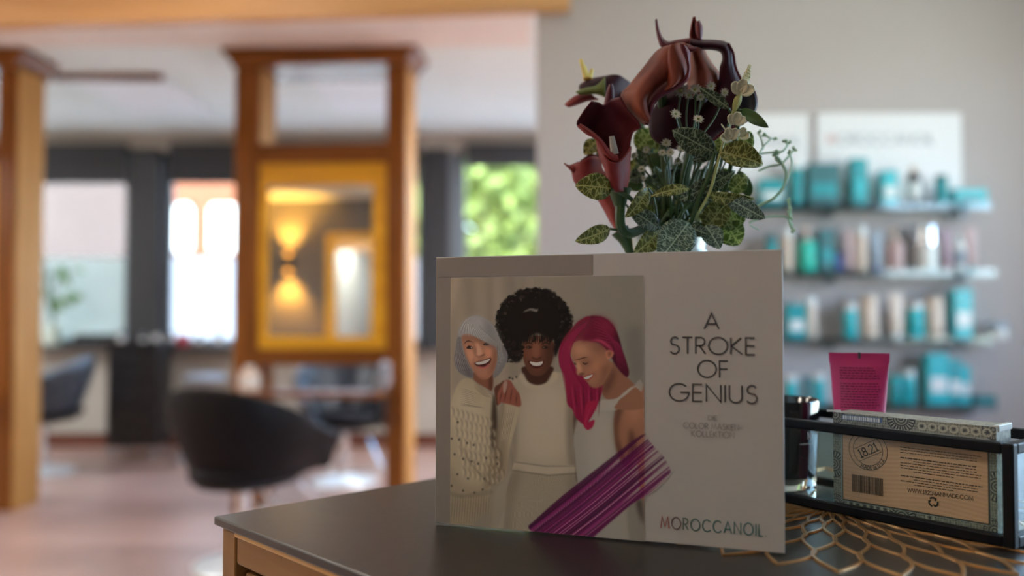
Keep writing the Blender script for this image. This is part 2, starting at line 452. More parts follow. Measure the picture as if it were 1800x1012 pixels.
# ================================================================== ROOM
ZB, CE = 7.56, 2.77
XL, XR, YN = -5.6, 2.6, -1.5
ZS = 3.5                                            # display wall
struct(box(XL, XR, YN, ZB, -.05, 0).build('floor', M['floor']), 'red-brown wood laminate floor with soft window glare')
struct(box(XL, XR, YN, ZB, CE, CE + .1).build('ceiling', M['ceiling']), 'flat pale grey ceiling above the styling stations')
struct(box(XL, .104, 3.72, 5.02, CE - .012, CE - .001).build('trim_1', M['soffit']), 'warm white ceiling strip in front of the stations')
struct(box(XL - .12, XL, YN, ZB, 0, CE).build('wall_left', M['wall_cream']))
struct(box(XL, XR, YN - .12, YN, 0, CE).build('wall_near', M['wall_grey']), 'dark grey wall seen in the station mirror')
xw = .105
struct(box(xw, XR, ZS, ZS + .12, 0, CE).build('wall_display', M['wall_white']), 'white wall carrying the glass product shelves')
# right wall with an unseen window added to let in more daylight
wr = MB()
Y0W, Y1W, Z0W, Z1W = .45, 2.8, .95, 2.4
wr.box(XR, XR + .12, YN, Y0W, 0, CE); wr.box(XR, XR + .12, Y1W, ZB, 0, CE)
wr.box(XR, XR + .12, Y0W, Y1W, 0, Z0W); wr.box(XR, XR + .12, Y0W, Y1W, Z1W, CE)
struct(wr.build('wall_right', M['wall_white']))
wf = MB(); ymw = (Y0W + Y1W) / 2
for a, b_ in ((Y0W, Y0W + .06), (ymw - .03, ymw + .03), (Y1W - .06, Y1W)): wf.box(XR + .03, XR + .09, a, b_, Z0W, Z1W)
wf.box(XR + .03, XR + .09, Y0W, Y1W, Z0W, Z0W + .06); wf.box(XR + .03, XR + .09, Y0W, Y1W, Z1W - .06, Z1W)
w4 = struct(wf.build('window_4', M['win_frame']))
box(XR + .055, XR + .062, Y0W + .06, ymw - .03, Z0W + .06, Z1W - .06).build('pane', M['glass'], w4)
box(XR + .055, XR + .062, ymw + .03, Y1W - .06, Z0W + .06, Z1W - .06).build('pane', M['glass'], w4)
portal((XR + .13, ymw, (Z0W + Z1W) / 2), (0, R(90), 0), Z1W - Z0W, Y1W - Y0W)

# window wall
SILL, HEAD = .89, 2.61
wbk = MB(); wbk.box(XL, XR, ZB, ZB + .2, 0, SILL); wbk.box(XL, XR, ZB, ZB + .2, HEAD, CE)
x_a, x_b = PX(225, ZB), PX(280, ZB); x_c, x_d = PX(745, ZB), PX(790, ZB)
wbk.box(XR - .3, XR, ZB, ZB + .2, SILL, HEAD)
struct(wbk.build('wall_back', M['wall_cream']), 'cream wall below the shop windows')
struct(box(x_a, x_b, ZB - .03, ZB + .2, SILL, HEAD + .02).build('trim_2', M['charcoal']), 'charcoal pillar left of the wooden station')
struct(box(x_c, x_d, ZB - .03, ZB + .2, SILL, HEAD + .02).build('trim_3', M['charcoal']), 'charcoal pillar right of the wooden station')
struct(box(XL, XR, ZB - .16, ZB, SILL - .03, SILL).build('trim_4', M['charcoal']), 'dark window sill')
struct(box(XL, XR, ZB - .02, ZB, 0, .115).build('baseboard_back', M['baseboard']), 'dark red-brown baseboard under the windows')

def window(name, x0, x1, bars, film, film_mat, lab):
    f = MB(); y0, y1 = ZB + .06, ZB + .13
    f.box(x0, x1, y0, y1, SILL, SILL + .05); f.box(x0, x1, y0, y1, HEAD - .05, HEAD)
    xs = [x0] + bars + [x1]
    f.box(x0, x0 + .075, y0, y1, SILL, HEAD); f.box(x1 - .06, x1, y0, y1, SILL, HEAD)
    for bx in bars: f.box(bx - .03, bx + .03, y0, y1, SILL, HEAD)
    o = struct(f.build(name, M['win_frame']), lab)
    for i in range(len(xs) - 1):
        a, b_ = xs[i] + .05, xs[i + 1] - .035
        box(a, b_, y0 + .03, y0 + .036, SILL + .05, HEAD - .05).build('pane', M['glass'], o)
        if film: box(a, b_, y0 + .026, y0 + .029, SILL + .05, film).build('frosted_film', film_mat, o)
    portal(((x0 + x1) / 2, ZB + .21, (SILL + HEAD) / 2), (R(-90), 0, 0), x1 - x0, HEAD - SILL)
    return o
FILM = PH(452, ZB)
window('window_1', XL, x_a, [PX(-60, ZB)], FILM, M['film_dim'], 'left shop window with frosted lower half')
window('window_2', x_b, x_c, [PX(520, ZB)], FILM, M['film'], 'middle shop window with bright frosted lower half')
window('window_3', x_d + .06, XR - .3, [PX(1060, ZB)], PH(505, ZB), M['film'], 'right shop window with green trees outside')
struct(box(x_d, x_d + .06, ZB, ZB + .2, SILL, HEAD).build('trim_5', M['win_frame']))
def blind(x0, x1, hb, lab):
    r = thing('roller_blind', lab, 'blind', ((x0 + x1) / 2, ZB - .045, hb), group='roller blinds on the shop windows')
    hw = (x1 - x0) / 2
    box(-hw, hw, -.003, .003, 0, HEAD - hb).build('fabric', M['blind'], r)
    box(-hw, hw, -.01, .01, -.02, .004).build('bottom_bar', M['charcoal'], r)
    box(-hw, hw, -.03, .04, HEAD - hb - .01, HEAD - hb + .06).build('cassette', M['charcoal'], r)
blind(PX(58, ZB), x_a - .01, PH(320, ZB), 'charcoal roller blind above the pale pink house')
blind(x_b + .1, PX(735, ZB), PH(320, ZB), 'wide charcoal roller blind behind the wooden mirror station')
blind(x_d + .15, XR - .45, PH(291, ZB), 'charcoal roller blind pulled highest, above the green trees')

# wooden beam across the opening
zl, zr = 3.62, 3.42
beam = MB()
xb0, xb1 = XL, PX(1003, zr)
hb = PH(15, zr)
def by(x): return zl + (zr - zl) * (x - PX(0, zl)) / (PX(950, zr) - PX(0, zl))
beam.add([(xb0, by(xb0), hb), (xb1, by(xb1), hb), (xb1, by(xb1) + .07, hb), (xb0, by(xb0) + .07, hb),
          (xb0, by(xb0), CE), (xb1, by(xb1), CE), (xb1, by(xb1) + .07, CE), (xb0, by(xb0) + .07, CE)],
         [(0, 3, 2, 1), (4, 5, 6, 7), (0, 1, 5, 4), (1, 2, 6, 5), (2, 3, 7, 6), (3, 0, 4, 7)])
struct(beam.build('trim_6', M['wood_beam']), 'honey wood beam under the ceiling at the top edge')

# recessed ceiling panels in the far part
M['panel'] = mat('white_ceiling_panel', (.85, .86, .86), .6, var=.02)
for px, lab in ((612, 'white square ceiling panel seen through the top of the wooden station'), (190, 'white square ceiling panel near the left wooden post')):
    xx = PX(px, 5.7)
    r = thing('ceiling_panel', lab, 'ceiling panel', (xx, 6.1, CE - .03), group='ceiling panels')
    box(-.27, .33, -.42, .55, 0, .029).build('panel', M['panel'], r)
    box(-.36, .36, -.46, -.42, -.012, .029).build('edge_strip', M['wood_station_x'], r)

# round lamps added out of view to brighten the near room
M['lamp_diff'] = mat('warm_lamp_diffuser', (.9, .88, .8), .5, emit=(1, .90, .78), estr=16.0)
for i, (x, y, lab) in enumerate(((-3.0, .9, 'round ceiling lamp above the left of the salon, out of view'), (-1.2, -.7, 'round ceiling lamp behind the camera, out of view'), (-3.4, 2.8, 'round ceiling lamp before the left station, out of view'), (-1.3, 2.6, 'round ceiling lamp before the middle station, out of view'))):
    r = thing('ceiling_lamp', lab, 'lamp', (x, y, CE - .06), group='ceiling lamps')
    MB().lathe([(.0, .0), (.20, .0), (.21, .01), (.21, .02)], 32).build('diffuser', M['lamp_diff'], r)
    MB().lathe([(.215, .015), (.225, .02), (.225, .06), (0, .06)], 32).build('housing', M['white_plastic'], r)

# LED panels, added out of view to brighten the far part of the salon
M['led'] = mat('led_panel_diffuser', (.9, .9, .9), .5, emit=(.93, .97, 1), estr=24.0)
for x, y, lab in ((1.25, 4.7, 'square LED ceiling panel behind the white display wall, nearer one'), (1.25, 6.5, 'square LED ceiling panel behind the white display wall, by the window'), (-5.0, 5.4, 'square LED ceiling panel at the far left by the window'), (-4.9, 2.6, 'square LED ceiling panel at the far left of the salon')):
    r = thing('led_panel', lab, 'lamp', (x, y, CE - .03), group='LED ceiling panels')
    box(-.42, .42, -.42, .42, 0, .012).build('diffuser', M['led'], r)
    fr_ = MB(); fr_.box(-.45, .45, -.45, -.42, 0, .03); fr_.box(-.45, .45, .42, .45, 0, .03); fr_.box(-.45, -.42, -.42, .42, 0, .03); fr_.box(.42, .45, -.42, .42, 0, .03)
    fr_.build('frame', M['white_plastic'], r)

# ================================================================== STATIONS
ST_Z, ST_RZ = 5.07, R(-4)
ST_X = PX(560, ST_Z)
def make_station():
    r = thing('mirror_station', 'honey wood styling station with tall mirror in the middle of the salon', 'mirror station', (ST_X, ST_Z, 0), ST_RZ, 'wooden styling stations')
    D = .30
    for s in (-1, 1):
        xo = .525 * s; xi = (.372 if s < 0 else .405) * s
        box(min(xo - .008 * s, xi), max(xo - .008 * s, xi), 0, D, 0, 2.67).build('post', M['wood_station'], r, bevel=.006)
        box(min(xo, xo - .008 * s), max(xo, xo - .008 * s), .012, D, 0, 2.67).build('side_panel', M['wood_pale'], r)
        box(min(xi, xi - .006 * s), max(xi, xi - .006 * s), .02, D - .02, 2.19, 2.67).build('reveal', M['wood_pale'], r)
    xl, xr = -.372, .405
    c = MB(); pr = [(-.53, 2.655), (.53, 2.655), (.535, 2.69), (.56, 2.715), (.585, 2.74), (.59, 2.767), (-.59, 2.767), (-.585, 2.74), (-.56, 2.715), (-.535, 2.69)]
    c.prism(pr, -.045, D + .045); c.build('crown', M['wood_station_x'], r)
    box(xl, xr, 0, D, 2.076, 2.194).build('crossbar', M['wood_station_x'], r, bevel=.005)
    box(xl, xr, 0, D, .87, .965).build('crossbar', M['wood_station_x'], r, bevel=.005)
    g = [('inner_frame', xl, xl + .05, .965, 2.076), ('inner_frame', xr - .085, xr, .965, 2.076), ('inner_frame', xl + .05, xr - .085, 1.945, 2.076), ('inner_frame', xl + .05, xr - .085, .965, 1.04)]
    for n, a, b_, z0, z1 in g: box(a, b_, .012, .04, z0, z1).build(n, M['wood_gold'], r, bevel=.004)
    box(xl + .05, xr - .085, .03, .034, 1.04, 1.945).build('mirror', M['mirror'], r)
    box(xl, xr, .04, D - .01, .965, 2.076).build('back_board', M['wood_station'], r)
    sh = box(-.40, .43, -.24, .0, .70, .73).build('shelf', M['wood_station_x'], r, bevel=.004)
    return r
st = make_station()
dup(st, (PX(25, 5.1) - .525, 5.1, 0), 0, 'wooden styling station cut off by the left edge of the picture', 'wooden styling stations')

# where a ray through the station mirror ends on the near wall
def mirror_hit(px, py, yw):
    n = Vector((math.sin(ST_RZ), -math.cos(ST_RZ), 0)); Mo = Vector((ST_X, ST_Z, 0)) - n * .03
    C0 = Vector((0, 0, CAM_H)); d = ray(px, py); t = (Mo - C0).dot(n) / d.dot(n); h = C0 + d * t
    d2 = d - n * 2 * d.dot(n); t2 = (yw - h.y) / d2.y
    return h + d2 * t2

# up-and-down wall light reflected in the mirror
q = mirror_hit(510, 462, YN)
M['bulb'] = mat('warm_lamp_glass', (.9, .7, .3), .4, emit=(1.0, .36, .028), estr=2.2)
sc = thing('wall_sconce', 'black up-and-down wall light glowing in the station mirror', 'wall lamp', (q.x, YN, q.z))
box(-.06, .06, .012, .13, -.09, .09).build('body', M['black_plastic'], sc, bevel=.006)
box(-.05, .05, 0, .012, -.07, .07).build('back_plate', M['black_plastic'], sc)
for s in (-1, 1):
    MB().lathe([(0, -.03), (.03, -.028), (.045, 0), (.03, .028), (0, .03)], 20, (0, .075, s * .125)).build('lamp_glass', M['bulb'], sc, smooth=True)
    ld = bpy.data.lights.new('sconce_light', 'SPOT'); ld.energy = 170; ld.color = (1, .48, .07); ld.spot_size = R(105); ld.spot_blend = .8; ld.shadow_soft_size = .03
    lo = bpy.data.objects.new('sconce_light', ld); COL.objects.link(lo); lo.parent = sc; lo.location = (0, .075, s * .165); lo.rotation_euler = (0 if s < 0 else math.pi, 0, 0)

# second mirror standing against the near wall, seen only in reflection
q0, q1 = mirror_hit(574, 410, YN + .1), mirror_hit(668, 410, YN + .1)
cx, hw, hh = (q0.x + q1.x) / 2, abs(q1.x - q0.x) / 2, q0.z
sm = thing('standing_mirror', 'tall wood framed mirror against the dark grey wall, seen in the station mirror', 'mirror', (cx, YN + .10, 0), R(180))
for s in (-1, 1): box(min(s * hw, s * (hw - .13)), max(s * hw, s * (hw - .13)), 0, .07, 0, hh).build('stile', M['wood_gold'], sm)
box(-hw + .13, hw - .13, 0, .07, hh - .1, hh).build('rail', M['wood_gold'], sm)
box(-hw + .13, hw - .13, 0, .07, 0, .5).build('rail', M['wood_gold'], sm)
box(-hw + .13, hw - .13, .03, .06, .5, hh - .1).build('mirror', M['mirror'], sm)

# cream bottle and hair dryer on the station
def bottle(name, lab, cat, loc, w, h, m_body, m_cap, kind='bottle', depth=None, group=None):
    r = thing(name, lab, cat, loc, 0, group); q = w / 2
    if kind == 'bottle':
        MB().lathe([(0, 0), (q * .94, 0), (q, h * .02), (q, h * .72), (q * .9, h * .78), (q * .45, h * .83), (q * .42, h * .86)], 20).build('body', m_body, r, smooth=True)
        MB().lathe([(q * .5, h * .84), (q * .5, h * .99), (q * .46, h), (0, h)], 16).build('cap', m_cap, r, smooth=True)
        MB().lathe([(q * 1.012, h * .2), (q * 1.012, h * .6)], 20).build('label_band', M['white_plastic'] if m_body != M['white_plastic'] else M['grey_p'], r, smooth=True)
    elif kind == 'cyl':
        MB().lathe([(0, 0), (q * .96, 0), (q, h * .015), (q, h * .80), (q * .97, h * .81)], 20).build('body', m_body, r, smooth=True)
        MB().lathe([(q * .97, h * .81), (q * .97, h * .985), (q * .9, h), (0, h)], 20).build('cap', m_cap, r, smooth=True)
    elif kind == 'pump':
        MB().lathe([(0, 0), (q * .94, 0), (q, h * .02), (q, h * .62), (q * .85, h * .68), (q * .35, h * .71)], 20).build('body', m_body, r, smooth=True)
        c = MB().lathe([(q * .4, h * .69), (q * .4, h * .78), (q * .16, h * .79), (q * .16, h * .92), (q * .34, h * .92), (q * .34, h), (0, h)], 14)
        c.tube([(0, 0, h * .96), (-q * .9, 0, h * .955), (-q * 1.0, 0, h * .92)], q * .14, 8); c.build('pump', m_cap, r, smooth=True)
    elif kind == 'tube':
        rows = []
        for z, rx, ry in ((h * .14, q * .8, q * .55), (h * .3, q * .88, q * .5), (h * .6, q * .96, q * .3), (h * .93, q, q * .06), (h, q, q * .05)):
            rows.append([(rx * math.cos(2 * math.pi * i / 20), ry * math.sin(2 * math.pi * i / 20), z) for i in range(20)])
        MB().grid(rows, True).build('body', m_body, r, smooth=True)
        MB().lathe([(0, 0), (q * .62, 0), (q * .62, h * .15), (0, h * .15)], 20, sy=.8).build('cap', m_cap, r, smooth=True)
    elif kind == 'jar':
        MB().lathe([(0, 0), (q * .95, 0), (q, h * .04), (q, h * .62)], 24).build('body', m_body, r, smooth=True)
        MB().lathe([(q * 1.04, h * .60), (q * 1.04, h * .97), (q, h), (0, h)], 24).build('lid', m_cap, r, smooth=True)
    else:
        d = (depth or min(w, .06)) / 2
        box(-q, q, -d, d, 0, h).build('carton', m_body, r, bevel=.0015)
        box(-q * .8, q * .8, -d - .0012, -d, h * .25, h * .55).build('label_panel', m_cap, r)
        box(-q * .985, q * .985, -d * .985, d * .985, h, h + .0015).build('top_flap', m_body, r)
    return r
bp = P(438, 684, 4.94)
bottle('styling_bottle', 'small cream bottle on the shelf of the wooden station', 'bottle', (bp.x, 4.94, .73), .115, .145, M['cream_p'], M['white_plastic'], 'bottle')
hd = thing('hair_dryer', 'grey hair dryer hanging on the right post of the wooden station', 'hair dryer', (PX(672, 4.93), 4.93, PH(668, 4.93)))
MB().lathe([(0, -.11), (.032, -.11), (.04, -.07), (.04, .05), (.033, .09), (.030, .11), (0, .11)], 18).build('barrel', M['grey_p'], hd, rot=(R(20), R(15), 0), smooth=True)
MB().tube([(0, 0, -.05), (-.012, .01, -.12), (-.02, .015, -.20)], .018, 10).build('handle', M['black_plastic'], hd, smooth=True)
MB().tube(cr([(-.02, .015, -.2), (-.03, .02, -.27), (.02, .02, -.33), (.05, .03, -.2), (.03, .05, .02)], 24), .006, 6).build('cord', M['black_plastic'], hd, smooth=True)
MB().tube(arc3 := [(.045 * math.cos(R(a)), .04, .045 * math.sin(R(a))) for a in range(0, 360, 20)], .007, 6, True).build('hanger_ring', M['chrome'], hd, smooth=True)

# ================================================================== CHAIRS
def make_chair(loc, rz, lab, shell_m):
    r = thing('salon_chair', lab, 'chair', loc, rz, 'salon chairs')
    path = []
    for y in (.36, .30, .22, .15, .07): path.append((.285, y, 1))
    for a in range(0, 181, 15): path.append((.285 * math.cos(R(a)), -.27 * math.sin(R(a)), 0))
    for y in (.07, .15, .22, .30, .36): path.append((-.285, y, 1))
    n = len(path)
    def top(i):
        t = abs(i / (n - 1) - .5) * 2
        return .60 + .25 * (math.cos(min(t / .95, 1) * math.pi) * .5 + .5) ** .8
    rows = []
    prof = [(0.0, -.055), (.06, -.03), (.5, .04), (.9, .085), (1.0, .075), (1.02, .045), (.97, .015), (.6, -.015), (.2, -.075)]
    for i, (x, y, _) in enumerate(path):
        if i in (0, n - 1): nx, ny = (1 if x > 0 else -1) * .5, .87
        elif y > 0: nx, ny = (1 if x > 0 else -1), 0
        else: L = math.hypot(x, y); nx, ny = x / L, y / L
        row = []
        for t, o in prof:
            z = .41 + (top(i) - .41) * t; k = o if i not in (0, n - 1) else o * .4
            row.append((x * .93 + nx * k, y + ny * k, z))
        rows.append(row)
    mb = MB().grid(rows)
    k = len(prof); mb.f.append(tuple(range(k))); mb.f.append(tuple(reversed(range((n - 1) * k, n * k))))
    mb.build('shell', shell_m, r, smooth=True)
    seat = MB(); pr = [(.0, .40), (.21, .40), (.25, .42), (.255, .46), (.235, .49), (.18, .505), (0, .51)]
    seat.lathe(pr, 28, (0, .06, 0), 1.0, 1.32); seat.build('seat', M['black_leather'], r, smooth=True)
    MB().lathe([(0, .35), (.10, .355), (.22, .39), (.22, .405), (0, .405)], 24, (0, .03, 0), 1, 1.2).build('seat_pan', M['black_plastic'], r, smooth=True)
    MB().lathe([(.045, .05), (.045, .18), (.03, .185), (.03, .37)], 20).build('column', M['chrome'], r, smooth=True)
    MB().lathe([(0, 0), (.225, 0), (.23, .008), (.225, .016), (.15, .03), (.06, .05), (.046, .06), (0, .06)], 40).build('base_disc', M['base_metal'], r, smooth=True)
    MB().tube(cr([(-.12, .26, .34), (-.15, .42, .22), (-.16, .48, .16), (0, .49, .155), (.16, .48, .16), (.15, .42, .22), (.12, .26, .34)], 30), .011, 8).build('footrest', M['chrome'], r, smooth=True)
    MB().tube([(.05, .0, .29), (.16, -.02, .27), (.21, -.02, .275)], .008, 8).build('pump_lever', M['chrome'], r, smooth=True)
    return r
make_chair((PX(432, 4.03), 4.03, 0), R(-18), 'black leather salon chair nearest the counter, back turned to the camera', M['black_leather'])
make_chair((PX(606, 6.0), 6.0, 0), R(200), 'glossy blue-black salon chair behind the wooden station', M['blue_leather'])
make_chair((PX(78, 6.35), 6.35, 0), R(115), 'glossy salon chair beside the left wooden post near the windows', M['blue_leather'])

# ================================================================== TROLLEY, STOOL, SILL THINGS
tz = 7.1
tr = thing('salon_trolley', 'black drawer trolley standing under the windows left of the station', 'trolley', (PX(248, tz), tz, 0), R(4))
box(-.20, .20, -.18, .18, .09, .90).build('body', M['black_plastic'], tr, bevel=.01)
for k in range(5):
    dr = box(-.185, .185, -.196, -.18, .12 + k * .15, .255 + k * .15).build('drawer', M['black_plastic'], tr, bevel=.004)
    box(-.06, .06, -.208, -.196, .215 + k * .15, .23 + k * .15).build('handle', M['charcoal'], dr)
box(-.215, .215, -.2, .2, .90, .915).build('top_tray', M['black_plastic'], tr); 
rm = MB(); rm.box(-.215, .215, -.2, -.19, .915, .945); rm.box(-.215, .215, .19, .2, .915, .945); rm.box(-.215, -.205, -.19, .19, .915, .945); rm.box(.205, .215, -.19, .19, .915, .945)
rm.build('tray_rim', M['black_plastic'], tr)
for sx in (-1, 1):
    for sy in (-1, 1):
        MB().lathe([(0, -.012), (.032, -.012), (.036, 0), (.032, .012), (0, .012)], 16).build('caster', M['grey_p'], tr, loc=(sx * .16, sy * .14, .037), rot=(0, R(90), 0), smooth=True)
        box(sx * .16 - .016, sx * .16 + .016, sy * .14 - .012, sy * .14 + .012, .05, .092).build('caster_fork', M['chrome'], tr)
for k, (dx, dy, hh_, m1, m2, lab) in enumerate(((-.12, -.1, .12, M['grey_p'], M['black_plastic'], 'grey-blue spray bottle on the black trolley'), (.02, .0, .09, M['black_plastic'], M['grey_p'], 'low black bottle on the middle of the trolley'), (.14, -.05, .14, M['black_plastic'], M['black_plastic'], 'tall black bottle at the right of the trolley'))):
    c, s = math.cos(R(4)), math.sin(R(4))
    bottle('spray_bottle', lab, 'bottle', (tr.location.x + dx * c - dy * s, tz + dx * s + dy * c, .915), .055, hh_, m1, m2, 'bottle', group='bottles on the trolley')
sz = 6.9
so = thing('rolling_stool', 'round blue-grey rolling stool partly hidden behind the black chair', 'stool', (PX(362, sz), sz, 0))
MB().lathe([(0, .62), (.15, .62), (.165, .635), (.165, .665), (.14, .685), (0, .69)], 28).build('seat', M['grey_p'], so, smooth=True)
MB().lathe([(.025, .08), (.025, .40), (.016, .40), (.016, .62)], 14).build('column', M['chrome'], so, smooth=True)
for k in range(5):
    a = R(72 * k + 20)
    MB().tube([(0, 0, .10), (.22 * math.cos(a), .22 * math.sin(a), .075)], .014, 8).build('base_arm', M['chrome'], so, smooth=True)
    MB().lathe([(0, -.011), (.026, -.011), (.029, 0), (.026, .011), (0, .011)], 14).build('caster', M['grey_p'], so, loc=(.22 * math.cos(a), .22 * math.sin(a), .0295), rot=(R(90), 0, a), smooth=True)
# potted plant on the sill
pz = ZB - .085
pp = thing('potted_plant', 'leafy green plant in a pale pot on the left window sill', 'plant', (PX(92, pz), pz, SILL))
MB().lathe([(0, 0), (.058, 0), (.066, .02), (.072, .15), (.078, .155), (.078, .185), (.068, .185), (.064, .15), (0, .15)], 24).build('pot', mat('pale_mint_glaze', (.62, .74, .66), .35, var=.03), pp, smooth=True)
M['leaf_room'] = mat('room_plant_leaf', (.14, .27, .05), .45, var=.3, scale=20)
for k in range(15):
    a = R(k * 137.5); hgt = .26 + .42 * ((k * 7) % 10) / 10; rr = .10 + .10 * ((k * 3) % 5) / 5
    e = Vector((rr * math.cos(a), min(.02, rr * math.sin(a) * .4 - .03), .15 + hgt))
    MB().tube(cr([(0, 0, .14), (e.x * .3, e.y * .3, .15 + hgt * .6), tuple(e)], 8), .0035, 5).build('stalk', M['stem'], pp, smooth=True)
    lf = MB(); rows = []
    dirn = Vector((math.cos(a), -.15, -.1 + .3 * math.sin(k))).normalized(); sd = dirn.cross(Vector((0, -.6, 1))).normalized()
    for t in np.linspace(0, 1, 7):
        wv = .035 * math.sin(math.pi * min(1, t * .96 + .03)) ** .8; c0 = e + dirn * (.13 * t) + Vector((0, 0, -.05 * t * t))
        rows.append([c0 - sd * wv, c0 + Vector((0, 0, -.006)), c0 + sd * wv])
    lf.grid(rows).build('leaf', M['leaf_room'], pp, smooth=True, solid=.0008)
bx = PX(172, pz)
k = thing('towel_tray', 'low black tray of rolled towels on the left sill', 'tray', (bx, pz, SILL))
box(-.2, .2, -.065, .065, 0, .03).build('tray', M['black_plastic'], k)
for i in range(5): MB().lathe([(0, -.055), (.034, -.055), (.037, -.04), (.037, .04), (.034, .055), (0, .055)], 14).build('rolled_towel', M['charcoal'], k, loc=(-.155 + i * .077, 0, .067), rot=(R(90), 0, 0), smooth=True)
bottle('red_tub', 'small red tub on the sill between pillar and station', 'jar', (PX(322, pz), pz, SILL), .10, .10, M['red_p'], M['red_p'], 'jar')
for i, (px, hh_, m1, lab) in enumerate(((300, .13, M['black_plastic'], 'dark bottle on the sill left of the red tub'), (350, .11, M['charcoal'], 'dark bottle on the sill right of the red tub'), (385, .16, M['grey_p'], 'grey bottle on the sill beside the station post'))):
    bottle('sill_bottle', lab, 'bottle', (PX(px, pz), pz, SILL), .06, hh_, m1, M['black_plastic'], 'bottle', group='bottles on the window sill')

# ================================================================== DISPLAY WALL
ps = FPX / ZS
M['poster'] = mat('poster_white', (.80, .75, .75), .5, var=.01)
M['ink_grey'] = mat('grey_print', (.30, .31, .34), .6, var=.02)
M['ink_red'] = mat('red_print', (.55, .12, .08), .6, var=.02)
def poster(x0, x1, y0, y1, lab, letters, tx0, th):
    a, b_ = P(x0, y1, ZS - .012), P(x1, y0, ZS - .012)
    r = thing('header_panel', lab, 'sign', (a.x, ZS - .012, a.z), group='header panels above the shelves')
    W, H = b_.x - a.x, b_.z - a.z
    box(0, W, 0, .0119, 0, H).build('panel', M['poster'], r, bevel=.002)
    fn = lambda u, v: (u, -.0008, v)
    if letters:
        wd = text_width(letters, th, .22); x = W * tx0
        m1 = MB(); xe = text(m1, letters[0], th, th * .12, fn, x, H - .13, .22); 
        m1.build('lettering', M['ink_red'] if letters[0] == 'M' else M['ink_grey'], r)
        m2 = MB(); text(m2, letters[1:], th, th * .12, fn, xe, H - .13, .22); m2.build('lettering', M['ink_grey'], r)
    return r
poster(1437, 1690, 198, 352, 'white header panel with grey brand lettering over the shelves', 'MOROCCANOIL', .07, .042)
poster(1250, 1421, 200, 352, 'white header panel half hidden behind the flowers', 'MOROCCANOIL', .02, .034)
M['shelf_glass'] = thin_glass('clear_shelf_acrylic', (.80, .86, .88), .25, .08)
SH = [360, 478, 597, 714]
SHZ = []
for k, (y, x0, x1, lab) in enumerate(((360, 1200, 1745, 'topmost'), (478, 1200, 1752, 'second'), (597, 1200, 1745, 'third'), (714, 1200, 1750, 'lowest'))):
    zf = ZS - .16; h = PH(y, zf); SHZ.append(h)
    r = thing('wall_shelf', lab + ' clear acrylic shelf on the white display wall', 'shelf', (PX(x0, zf), ZS, h), group='wall shelves')
    L = PX(x1, zf) - PX(x0, zf)
    box(0, L, -.16, 0, -.012, 0).build('board', M['shelf_glass'], r, bevel=.002)
    box(0, L, -.164, -.16, -.02, .012).build('front_lip', M['shelf_glass'], r)
    for q_ in (.06, .5, .94): box(L * q_ - .01, L * q_ + .01, -.10, 0, -.045, -.012).build('bracket', M['shelf_glass'], r)
T, TL, TD = M['teal'], M['teal_light'], M['teal_dark']; W_, CP, PK = M['white_plastic'], M['cream_p'], M['pink_p']
BK = M['black_plastic']
ordn = ['first', 'second', 'third', 'fourth', 'fifth', 'sixth', 'seventh', 'eighth', 'ninth', 'tenth', 'eleventh', 'twelfth', 'thirteenth', 'fourteenth']
